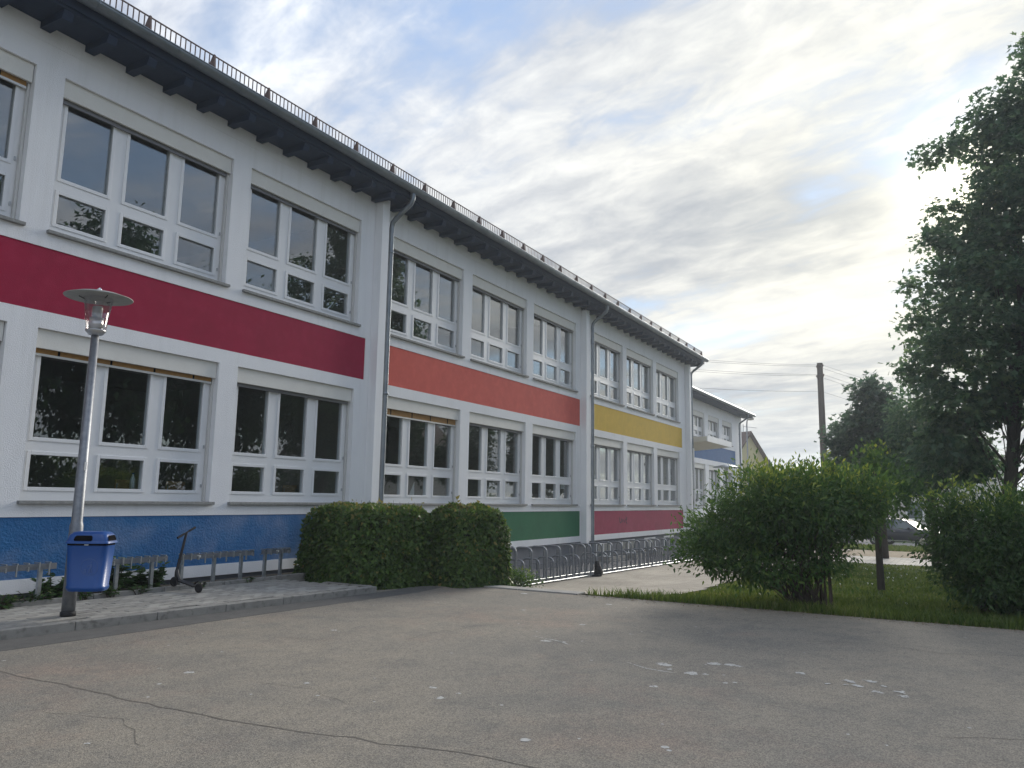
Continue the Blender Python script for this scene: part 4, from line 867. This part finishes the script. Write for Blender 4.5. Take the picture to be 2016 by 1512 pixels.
def shrub(name, base, lobes, label, m_, ncl, per, sig, lsize, seed, tipz, nst=26, spread=None, cat='bush', group=None, tint0=.44, extra=()):
    rg = np.random.default_rng(seed); e = empty(name, base, label, cat, group)
    P, D, cc, idx, A = leafy_lobes(rg, lobes, ncl, per, sig, .30, .8); n = len(P)
    ax = D * .7 + unit(rg, n) * .7 + np.array([0, 0, -.25]); no = np.array([0, 0, .8]) + .7 * unit(rg, n) + .3 * D
    up = D[:, 2] > .35; ax[up, 2] += .7
    ti = np.clip(tint0 + .18 * rg.normal(size=n) + .12 * rg.normal(size=len(cc))[idx], 0, .8)
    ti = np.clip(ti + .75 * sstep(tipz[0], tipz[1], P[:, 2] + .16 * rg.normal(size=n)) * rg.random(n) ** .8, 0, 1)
    sz = lsize * (.6 + .7 * rg.random(n)); 
    # leafy shoots that stick out of the outline
    Pe, Ae, Te = [], [], []
    tw = MB(); b = Vector(base)
    for (sx, sy, sz_, ln) in extra:
        p0 = Vector((sx, sy, sz_)); dr = Vector((rg.normal() * .25, rg.normal() * .25, 1)).normalized(); tw.tube([p0 - dr * .3, p0 + dr * ln], [.006, .002], 4, cap=False)
        for k in range(16):
            q = p0 + dr * ln * (k / 15) ; a = Vector((rg.normal(), rg.normal(), .5 + .3 * rg.random())).normalized(); Pe.append(q); Ae.append(a); Te.append(.7 + .3 * rg.random())
    if Pe:
        P = np.concatenate([P, np.array(Pe)]); ax = np.concatenate([ax, np.array(Ae)]); no = np.concatenate([no, np.tile([0, 0, 1.], (len(Pe), 1)) + .4 * unit(rg, len(Pe))]); ti = np.concatenate([ti, Te]); sz = np.concatenate([sz, np.full(len(Pe), lsize)])
    keep = P[:, 2] > gz(P[:, 0], P[:, 1]) + .02
    o = leaves('foliage', P[keep], ax[keep], no[keep], sz[keep], ti[keep], m_, LEAF_LANCE if shape_l else LEAF_OVAL); adopt(o, e)
    st = MB()
    for i in rg.permutation(len(cc))[:nst * 3]:
        c = Vector(cc[i]); s0 = b + Vector((rg.normal() * .14, rg.normal() * .14, -.05)); hz = Vector((c.x - s0.x, c.y - s0.y, 0))
        m1 = s0 + hz * .30 + Vector((0, 0, (c.z - s0.z) * .48)); m2 = s0 + hz * .68 + Vector((0, 0, (c.z - s0.z) * .82))
        r0 = rg.uniform(.006, .017); st.tube([s0, m1, m2, c], [r0, r0 * .8, r0 * .5, .002], 5, cap=False)
    part(st, 'stems', 'twig', e, fix=False)
    if tw.v: part(tw, 'shoots', 'twig', e, fix=False)
    return e
shape_l = True
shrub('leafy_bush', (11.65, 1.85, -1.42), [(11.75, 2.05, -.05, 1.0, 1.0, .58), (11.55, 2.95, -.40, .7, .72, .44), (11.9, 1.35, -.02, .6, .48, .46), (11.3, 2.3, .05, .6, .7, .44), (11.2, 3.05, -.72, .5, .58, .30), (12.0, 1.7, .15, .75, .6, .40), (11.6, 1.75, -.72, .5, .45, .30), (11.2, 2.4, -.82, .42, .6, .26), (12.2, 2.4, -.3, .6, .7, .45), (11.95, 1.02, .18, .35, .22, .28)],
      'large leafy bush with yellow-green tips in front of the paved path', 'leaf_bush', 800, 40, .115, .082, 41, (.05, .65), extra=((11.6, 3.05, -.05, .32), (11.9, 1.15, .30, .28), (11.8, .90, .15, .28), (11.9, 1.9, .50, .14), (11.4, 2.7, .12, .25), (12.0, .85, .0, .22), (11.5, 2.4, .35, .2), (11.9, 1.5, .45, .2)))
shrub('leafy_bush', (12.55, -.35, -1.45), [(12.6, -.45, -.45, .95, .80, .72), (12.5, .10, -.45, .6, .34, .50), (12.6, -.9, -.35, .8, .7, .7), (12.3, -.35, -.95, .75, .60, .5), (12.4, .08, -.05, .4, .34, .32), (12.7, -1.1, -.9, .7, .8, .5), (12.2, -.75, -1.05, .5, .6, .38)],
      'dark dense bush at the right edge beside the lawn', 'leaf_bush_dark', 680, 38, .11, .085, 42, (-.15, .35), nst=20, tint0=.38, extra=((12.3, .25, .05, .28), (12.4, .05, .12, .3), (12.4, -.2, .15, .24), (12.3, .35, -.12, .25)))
shape_l = False
shrub('young_tree', (16.7, 1.36, -1.60), [(16.7, 1.36, .55, .55, .5, .6), (16.7, 1.0, .15, .5, .45, .5), (16.6, 1.6, -.05, .4, .4, .4)], 'slender young tree standing on the lawn between the two bushes', 'leaf_bush', 60, 30, .14, .10, 43, (.6, 1.4), nst=0, cat='tree', tint0=.3)
yt = [o for o in C.objects if o.name.startswith('young_tree')][0]
part(MB().tube([(16.7, 1.36, -1.75), (16.69, 1.37, -.8), (16.7, 1.38, .2), (16.72, 1.36, .9)], [.075, .06, .05, .02], 9), 'trunk', 'bark', yt)
shrub('low_shrub', (11.95, 6.9, -1.52), [(11.95, 6.9, -1.34, .36, .36, .20), (12.15, 6.7, -1.40, .3, .3, .15)], 'low spreading shrub at the foot of the smaller hedge block by the racks', 'leaf_bush_dark', 90, 26, .06, .035, 44, (-1.3, -1.0), nst=6)

shrub('boundary_hedge', (24, -19, -1.9), [(x, -19 + .5 * math.sin(x), -.1 + .5 * math.sin(x * .7), 2.6, 1.6, 2.3) for x in np.arange(-6, 62, 3.2)], 'tall unclipped hedge across the yard mirrored in the ground-floor windows', 'leaf_bush_dark', 1500, 24, .5, .36, 47, (3, 4), nst=8, cat='hedge', tint0=.3)

# weeds along the wall and edging
def weed(x, y, z, h, r, n, seed, label, broad=True):
    rg = np.random.default_rng(seed); e = empty('weed_plant', (x, y, z), label, 'weed', 'weeds along the foot of the blue band')
    ns = max(4, int(r * 44)); st = MB(); P = []; A_ = []; T = []; S = []
    for i in range(ns):
        a = rg.uniform(0, 2 * math.pi); rr = r * math.sqrt(rg.random()); hh = h * (.55 + .5 * rg.random()) * (1 - .4 * rr / r); bx, by = x + rr * .4 * math.cos(a), y + rr * .4 * math.sin(a) * .6
        tx, ty = x + rr * 1.1 * math.cos(a), y + rr * .7 * math.sin(a); st.tube([(bx, by, z - .02), ((bx + tx) / 2, (by + ty) / 2, z + hh * .6), (tx, ty, z + hh)], [.007, .005, .002], 4, cap=False)
        for k in range(n):
            f = (.12 + .88 * rg.random()); c = Vector((bx, by, z)).lerp(Vector((tx, ty, z + hh)), f); an = rg.uniform(0, 2 * math.pi)
            P.append(c); A_.append((math.cos(an), math.sin(an), .55 * (f - .15) + .25 * rg.normal())); T.append(np.clip(.32 + .2 * rg.normal() + .3 * (f > .85), 0, 1)); S.append((.19 if broad else .11) * (1.15 - .75 * f) * rg.uniform(.7, 1.2))
    P = np.array(P); A_ = np.array(A_); o = leaves('foliage', P, A_, np.array([0, 0, 1.]) + .5 * unit(rg, len(P)), np.array(S), np.array(T), 'leaf_weed', LEAF_LANCE if not broad else LEAF_IVY); adopt(o, e)
    part(st, 'stems', 'twig', e, fix=False)
weed(6.40, 9.74, -1.28, .62, .30, 16, 61, 'tall broad-leaved weed right of the litter bin, behind the bike rail')
weed(6.95, 9.76, -1.28, .56, .30, 16, 62, 'bushy weed left of the scooter, under the bike rail')
weed(5.62, 9.66, -1.28, .46, .20, 14, 63, 'upright weed left of the litter bin beside a rail post')
weed(5.30, 9.50, -1.27, .22, .26, 10, 64, 'low weed clump left of the lamp post', False)
weed(4.85, 9.40, -1.28, .17, .28, 10, 65, 'low weed mat at the left picture edge', False)
weed(5.85, 9.42, -1.28, .18, .12, 9, 66, 'small tuft of weed just right of the lamp post foot', False)
weed(6.22, 9.42, -1.28, .20, .14, 9, 67, 'small weed tuft at the edging right of the litter bin', False)
weed(6.62, 9.41, -1.28, .14, .14, 9, 68, 'flat weed tuft in front of the edging stones', False)
weed(7.62, 9.41, -1.28, .07, .10, 7, 69, 'tiny weed in the joint right of the scooter', False)
weed(8.45, 9.41, -1.28, .08, .08, 7, 70, 'tiny weed in the joint near the shortest rail', False)

# grass: a long unmown fringe along the asphalt and round the bushes, short lawn beyond
def grass(name, n, xr, yr, hr, keepf, seed, w=.006, tint=(.35, .2), lean=.45):
    rg = np.random.default_rng(seed); x = rg.uniform(*xr, n); y = rg.uniform(*yr, n); k = keepf(x, y, rg); x, y = x[k], y[k]; n = len(x)
    h = hr[0] + (hr[1] - hr[0]) * rg.random(n) ** 1.6; z = gz(x, y) - .012; a = rg.uniform(0, 2 * math.pi, n); l = h * lean * rg.random(n); ww = w * (1 + x / 22)
    dx, dy = np.cos(a), np.sin(a); b = rg.uniform(0, 2 * math.pi, n); sx, sy = -np.sin(b) * ww, np.cos(b) * ww
    v0 = np.stack([x - sx, y - sy, z], 1); v1 = np.stack([x + sx, y + sy, z], 1); m0 = np.stack([x + dx * l * .3 - sx * .7, y + dy * l * .3 - sy * .7, z + h * .6], 1); m1 = np.stack([x + dx * l * .3 + sx * .7, y + dy * l * .3 + sy * .7, z + h * .6], 1); t = np.stack([x + dx * l, y + dy * l, z + h], 1)
    V = np.stack([v0, v1, m0, m1, t], 1).reshape(-1, 3); F = (np.array([(0, 1, 3), (0, 3, 2), (2, 3, 4)])[None] + (np.arange(n) * 5)[:, None, None]).reshape(-1, 3)
    ti = np.clip(tint[0] + tint[1] * rg.normal(size=n) + .15 * np.sin(x * 2.1) * np.cos(y * 1.7), 0, 1)
    return np_mesh(name, V, F, 'blade', np.repeat(ti, 5))
def fringe(x, y, rg): return (x > 10.82 + .07 * np.sin(y * 5) * np.sin(y * 13 + 1) + .03 * np.sin(y * 31)) & (y < edge_y(x) - .04) & (rg.random(len(x)) < np.exp(-((x - 10.9) / .42) ** 2) + .35 * (np.hypot(x - 11.7, y - 1.9) < 1.2) + .35 * (np.hypot(x - 12.5, y + .4) < 1.2))
tag(grass('long_grass', 60000, (10.85, 13.4), (-4, 4.95), (.03, .17), fringe, 81, .0045, (.42, .24), .8), 'long unmown grass fringe along the asphalt edge', 'grass', kind='stuff')
tag(grass('short_lawn', 120000, (10.95, 30), (-5, 4.6), (.02, .065), lambda x, y, rg: (y < edge_y(x) - .05) & (y > -2.5 - .1 * x) & (rg.random(len(x)) < np.clip(14 / x - .3, .15, 1)), 82, .009, (.5, .2)), 'short mown lawn behind the bushes', 'grass', kind='stuff')
tag(grass('verge_grass', 16000, (41, 45.5), (-6, 9), (.05, .22), lambda x, y, rg: x > 0, 83, .012, (.5, .2)), 'grass verge in front of the parked cars', 'grass', kind='stuff')
fl = MB(); rg = np.random.default_rng(9)
for i in range(45):
    x, y = rg.uniform(12.5, 26), rg.uniform(-1.5, 3.6); z = float(gz(x, y)) + .07; s = .018
    fl.poly([(x - s, y - s, z), (x + s, y - s, z), (x + s, y + s, z + .01), (x - s, y + s, z + .01), (x, y, z - .03)], [(0, 1, 2, 3), (0, 1, 4), (1, 2, 4), (2, 3, 4), (3, 0, 4)])
tag(fl.build('daisies', 'flower', fix=False), 'tiny white flowers scattered over the lawn', 'flowers', kind='stuff')
lt = MB()
for i in range(700):
    y = rg.uniform(-4, 5); x = 10.80 + abs(rg.normal()) * -.14; s = rg.uniform(.008, .022); a = rg.uniform(0, 6.28); z = -1.382 + rg.random() * .012
    lt.poly([(x + s * math.cos(a), y + s * math.sin(a), z), (x - s * .5 * math.sin(a), y + s * .5 * math.cos(a), z + .006), (x - s * math.cos(a), y - s * math.sin(a), z), (x + s * .5 * math.sin(a), y - s * .5 * math.cos(a), z + .003)], [(0, 1, 2, 3)])
tag(lt.build('leaf_litter', 'litter', fix=False), 'dry leaf litter along the asphalt edge', 'litter', kind='stuff')

# ------------------------------------------------------------------ background: pole and wires, lamps, houses, cars
pole = empty('utility_pole', (50, 6.85, -2.2), 'tall brown wooden utility pole with wires behind the bushes', 'pole')
part(MB().tube([(50, 6.85, -2.3), (50, 6.85, 8.65)], [.23, .17], 12), 'mast', 'pole_wood', pole)
pd = (Vector((44, 11.9, 0)) - Vector((50, 6.85, 0))).normalized(); ps = Vector((-pd.y, pd.x, 0))
anch = [(8.35, .25), (8.35, -.25), (7.75, .28), (7.75, -.28), (6.75, 0)]
for z, o_ in anch:
    c = Vector((50, 6.85, z)) + ps * o_
    part(MB().tube([Vector((50, 6.85, z - .05)), c, c + Vector((0, 0, .12))], .02, 6).lathe([(.05, .08), (.06, .13), (.04, .2), (0, .21)], tuple(c), 8), 'insulator', 'ceramic', pole)
for i, (z, o_) in enumerate(anch):
    pts = []; A0 = Vector((50, 6.85, z + .15)) + ps * o_; 
    for far, sag in ((Vector((41.95 - 12, 11.65 + 10, z + .15)) + ps * o_, .5), (Vector((75, -6.5, z + .15)) + ps * o_, .9)):
        pp = [A0.lerp(far, t) - Vector((0, 0, sag * 4 * t * (1 - t))) for t in np.linspace(0, 1, 14)]
        if sag < .6: pp = pp[::-1]; first = pp
        else: pts = first[:-1] + pp
    tag(MB().tube(pts, .007, 4).build('overhead_wire', 'wire'), ['upper left overhead wire of the utility pole', 'upper right overhead wire of the utility pole', 'middle left overhead wire of the utility pole', 'middle right overhead wire of the utility pole', 'lowest overhead wire of the utility pole'][i], 'wire', 'overhead wires')
sl = empty('street_light', (56, 12.75, -2.2), 'tall slim street light rising behind the blue-banded wing', 'street light')
part(MB().tube([(56, 12.75, -2.2), (56, 12.75, 5.6), (56, 12.72, 5.9), (55.9, 12.55, 6.0)], [.07, .05, .045, .04], 10), 'pole', 'galv', sl)
part(MB().lathe([(0, -.12), (.2, -.08), (.26, .0), (.2, .1), (0, .14)], (55.9, 12.45, 6.0), 14), 'head', 'lamp_disc', sl)
gl = empty('garden_lamp', (38, 9.0, -2.1), 'flat-shaded path lamp in front of the blue-banded wing', 'lamp')
part(MB().tube([(38, 9.7, -2.1), (38, 9.7, 1.55)], .045, 10), 'pole', 'galv', gl)
part(MB().lathe([(.07, 1.5), (.11, 1.75)], (38, 9.7, 0), 14), 'lantern_glass', 'plastic_clear', gl)
part(MB().lathe([(0, 1.75), (.62, 1.72), (.60, 1.76), (.2, 1.86), (0, 1.87)], (38, 9.7, 0), 24), 'shade', 'galv_bright', gl)
def house(name, label, x0, x1, y0, y1, zg, ze, zr, wallm, axis, win=()):
    h = empty(name, ((x0 + x1) / 2, (y0 + y1) / 2, zg), label, 'house')
    if axis == 'y':   # ridge along Y, gable faces -Y
        xm = (x0 + x1) / 2
        part(MB().prism([(x0, zg), (x1, zg), (x1, ze), (xm, zr), (x0, ze)], 'y', y0, y1), 'wall', wallm, h)
        s = (zr - ze) / (xm - x0); o_ = .45
        for sg in (-1, 1): part(MB().prism([(xm, zr + .02), (xm, zr + .22), (xm + sg * (xm - x0 + o_), ze - s * o_ + .22), (xm + sg * (xm - x0 + o_), ze - s * o_ + .02)], 'y', y0 - .35, y1 + .35), 'roof', 'roof_tile', h)
        for (a, b, c, d) in win:
            w_ = part(MB().box(a, b, y0 - .05, y0 - .002, c, d), 'window', 'frame_white', h); q = MB().box(a + .1, b - .1, y0 - .06, y0 - .051, c + .1, d - .1).build('pane', 'car_glass'); q.parent = w_
    else:             # ridge along X ... gable faces -X
        ym = (y0 + y1) / 2
        part(MB().prism([(y0, zg), (y1, zg), (y1, ze), (ym, zr), (y0, ze)], 'x', x0, x1), 'wall', wallm, h)
        s = (zr - ze) / (ym - y0); o_ = .4
        for sg in (-1, 1): part(MB().prism([(ym, zr + .02), (ym, zr + .2), (ym + sg * (ym - y0 + o_), ze - s * o_ + .2), (ym + sg * (ym - y0 + o_), ze - s * o_ + .02)], 'x', x0 - .3, x1 + .3), 'roof', 'roof_tile', h)
        for (a, b, c, d) in win:
            w_ = part(MB().box(x0 - .05, x0 - .002, a, b, c, d), 'window', 'frame_white', h); q = MB().box(x0 - .06, x0 - .051, a + .1, b - .1, c + .1, d - .1).build('pane', 'car_glass'); q.parent = w_
    return h
hy = house('gabled_house', 'yellow house with steep dark roof beyond the school wing', 61.8, 68.2, 13.0, 23.0, -2.3, 1.2, 5.45, 'house_yellow', 'y', ((65.6, 66.7, .9, 2.2), (65.6, 66.7, -1.4, .0)))
part(MB().tube([(65, 13.6, 5.4), (65, 13.6, 6.3)], .03, 6).tube([(65, 13.6, 6.1), (66, 13.2, 6.0)], .02, 5), 'aerial', 'galv', hy); hy.rotation_euler = (0, 0, R(-37))
house('pale_house', 'pale plastered house glimpsed between the maple and the bushes', 66, 76, -3.3, 6.5, -2.4, 3.4, 5.6, 'house_pale', 'x', ((-1.5, -.3, 1.6, 3.0), (2.2, 3.4, 1.6, 3.0), (-1.5, -.3, -1.0, .4), (2.2, 3.4, -1.0, .4)))
house('roadside_house', 'white rendered house across the yard mirrored in the ground-floor windows', 44, 56, -26, -16, -2.3, 3.0, 7.5, 'house_pale', 'x', ((-23, -21.6, .2, 1.6), (-20, -18.6, .2, 1.6)))

def car(loc, rz, body_m, label):
    c = empty('parked_car', loc, label, 'car', 'cars parked along the street'); c.rotation_euler = (0, 0, rz)
    def p(mb, n, m_, bv=0.0, par=None): o = mb.build(n, m_, None, bv); o.parent = par or c; return o
    # length along local X (front = +X); sections across
    prof = [(-2.05, .45, .72), (-2.0, .34, .88), (-1.75, .30, 1.00), (-1.2, .28, 1.02), (-.3, .26, 1.00), (.55, .26, .98), (1.2, .28, .94), (1.75, .32, .84), (1.98, .36, .70), (2.08, .42, .58)]
    wid = [.66, .76, .83, .87, .88, .88, .87, .83, .76, .64]
    mb = MB(); n = 12; vs = []
    for (x, zb, zt), w in zip(prof, wid):
        h = zt - zb; ring = [(-w * .9, zb), (-w, zb + .18 * h), (-w, zb + .55 * h), (-w * .97, zb + .85 * h), (-w * .84, zt), (-w * .4, zt + .025), (w * .4, zt + .025), (w * .84, zt), (w * .97, zb + .85 * h), (w, zb + .55 * h), (w, zb + .18 * h), (w * .9, zb)]
        vs += [(x, y, z) for y, z in ring]
    fs = [(i * n + j, i * n + (j + 1) % n, (i + 1) * n + (j + 1) % n, (i + 1) * n + j) for i in range(len(prof) - 1) for j in range(n)] + [tuple(range(n)), tuple(range((len(prof) - 1) * n, len(prof) * n))]
    mb.poly(vs, fs, True); body = p(mb, 'body', body_m)
    cab = [(-1.78, .99, .70, .70), (-1.25, 1.36, .62, .64), (-.6, 1.47, .58, .62), (0, 1.47, .58, .62), (.35, 1.38, .60, .64), (.98, .97, .72, .74)]
    mb = MB(); vs = []
    for (x, z, wt, wb) in cab: vs += [(x, -.80, .95), (x, -wt, z), (x, wt, z), (x, .80, .95)]
    mb.poly(vs, [(i * 4 + j, i * 4 + j + 1, (i + 1) * 4 + j + 1, (i + 1) * 4 + j) for i in range(5) for j in range(3)], False); p(mb, 'cabin_glass', 'car_glass')
    mb = MB(); vs = []
    for (x, z, wt, wb) in cab[1:5]: vs += [(x, -wt - .01, z + .004), (x, -wt * .5, z + .03), (x, wt * .5, z + .03), (x, wt + .01, z + .004)]
    mb.poly(vs, [(i * 4 + j, i * 4 + j + 1, (i + 1) * 4 + j + 1, (i + 1) * 4 + j) for i in range(3) for j in range(3)], True); p(mb, 'roof', body_m)
    pil = MB()
    for s in (-1, 1):
        for a, b in ((cab[4], cab[5]), (cab[0], cab[1])): pil.tube([(a[0], s * (a[2] + .02), a[1] + .01), (b[0], s * (b[2] + .02), b[1] + .01)], .035, 6)
        pil.tube([(-.3, s * .61, 1.46), (-.35, s * .82, .97)], .035, 6)
    p(pil, 'pillars', body_m)
    for s in (-1, 1):
        for x in (-1.28, 1.32):
            t = MB(); prf = [(.19, .10), (.30, .10), (.325, .06), (.325, -.06), (.30, -.10), (.19, -.10)]; m_n = 20
            t.poly([(x + q * math.cos(2 * math.pi * j / m_n), s * .80 + u, .325 + q * math.sin(2 * math.pi * j / m_n)) for q, u in prf for j in range(m_n)], [(i * m_n + j, i * m_n + (j + 1) % m_n, (i + 1) * m_n + (j + 1) % m_n, (i + 1) * m_n + j) for i in range(5) for j in range(m_n)], True)
            ty = p(t, 'wheel', 'rubber'); r_ = MB()
            r_.tube([(x, s * .78, .325), (x, s * .885, .325)], .19, 16); p(r_, 'rim', 'chrome', par=ty)
            a = MB(); a.poly([(x + q * math.cos(t_), s * (.884 if q < .4 else .90), .325 + q * math.sin(t_)) for t_ in np.linspace(R(-8), R(188), 13) for q in (.34, .41)], [(2 * i, 2 * i + 1, 2 * i + 3, 2 * i + 2) for i in range(12)]); p(a, 'wheel_arch', body_m)
        hl = MB(); hl.lathe([(0, .06), (.10, .05), (.15, .0), (.13, -.05), (0, -.06)], (1.86, s * .60, .68), 14); p(hl, 'headlight', 'car_lamp')
        p(MB().box(-2.05, -1.96, s * .62 - .1, s * .62 + .1, .66, .82), 'tail_light', 'paint_maroon', .02)
        p(MB().lathe([(0, -.07), (.09, -.03), (.09, .04), (0, .07)], (.62, s * .94, 1.0), 10), 'mirror', body_m)
        p(MB().box(-.95, .95, s * .88 - .01, s * .88 + .015, .30, .34), 'side_sill', 'chrome')
        p(MB().box(-.30, -.12, s * .89 - .008, s * .89 + .012, .80, .83), 'door_handle', 'chrome')
    p(MB().box(2.0, 2.10, -.55, .55, .34, .44), 'bumper', 'rubber', .02)
car((48.4, 2.6, float(gz(48.4, 2.6))), R(-112), 'car_grey', 'dark grey car parked on the street, seen between the two bushes')
car((49.4, 7.0, float(gz(49.4, 7.0))), R(-95), 'car_white', 'white car parked on the street behind the large bush')

# ------------------------------------------------------------------ thin air volume fading the far trees, added to imitate lens-flare veil
hm = bpy.data.materials.new('flare_veil_air'); hm.use_nodes = True; hn = hm.node_tree; hn.nodes.clear()
pvn = hn.nodes.new('ShaderNodeVolumePrincipled'); pvn.inputs['Color'].default_value = (.80, .88, .97, 1); pvn.inputs['Density'].default_value = .0015; pvn.inputs['Anisotropy'].default_value = .45
ho = hn.nodes.new('ShaderNodeOutputMaterial'); hn.links.new(pvn.outputs[0], ho.inputs['Volume']); MATS['flare_veil_air'] = hm
tag(MB().box(-402, 702, -502, 602, -4.2, 17.5).build('flare_veil', 'flare_veil_air'), kind='stuff')
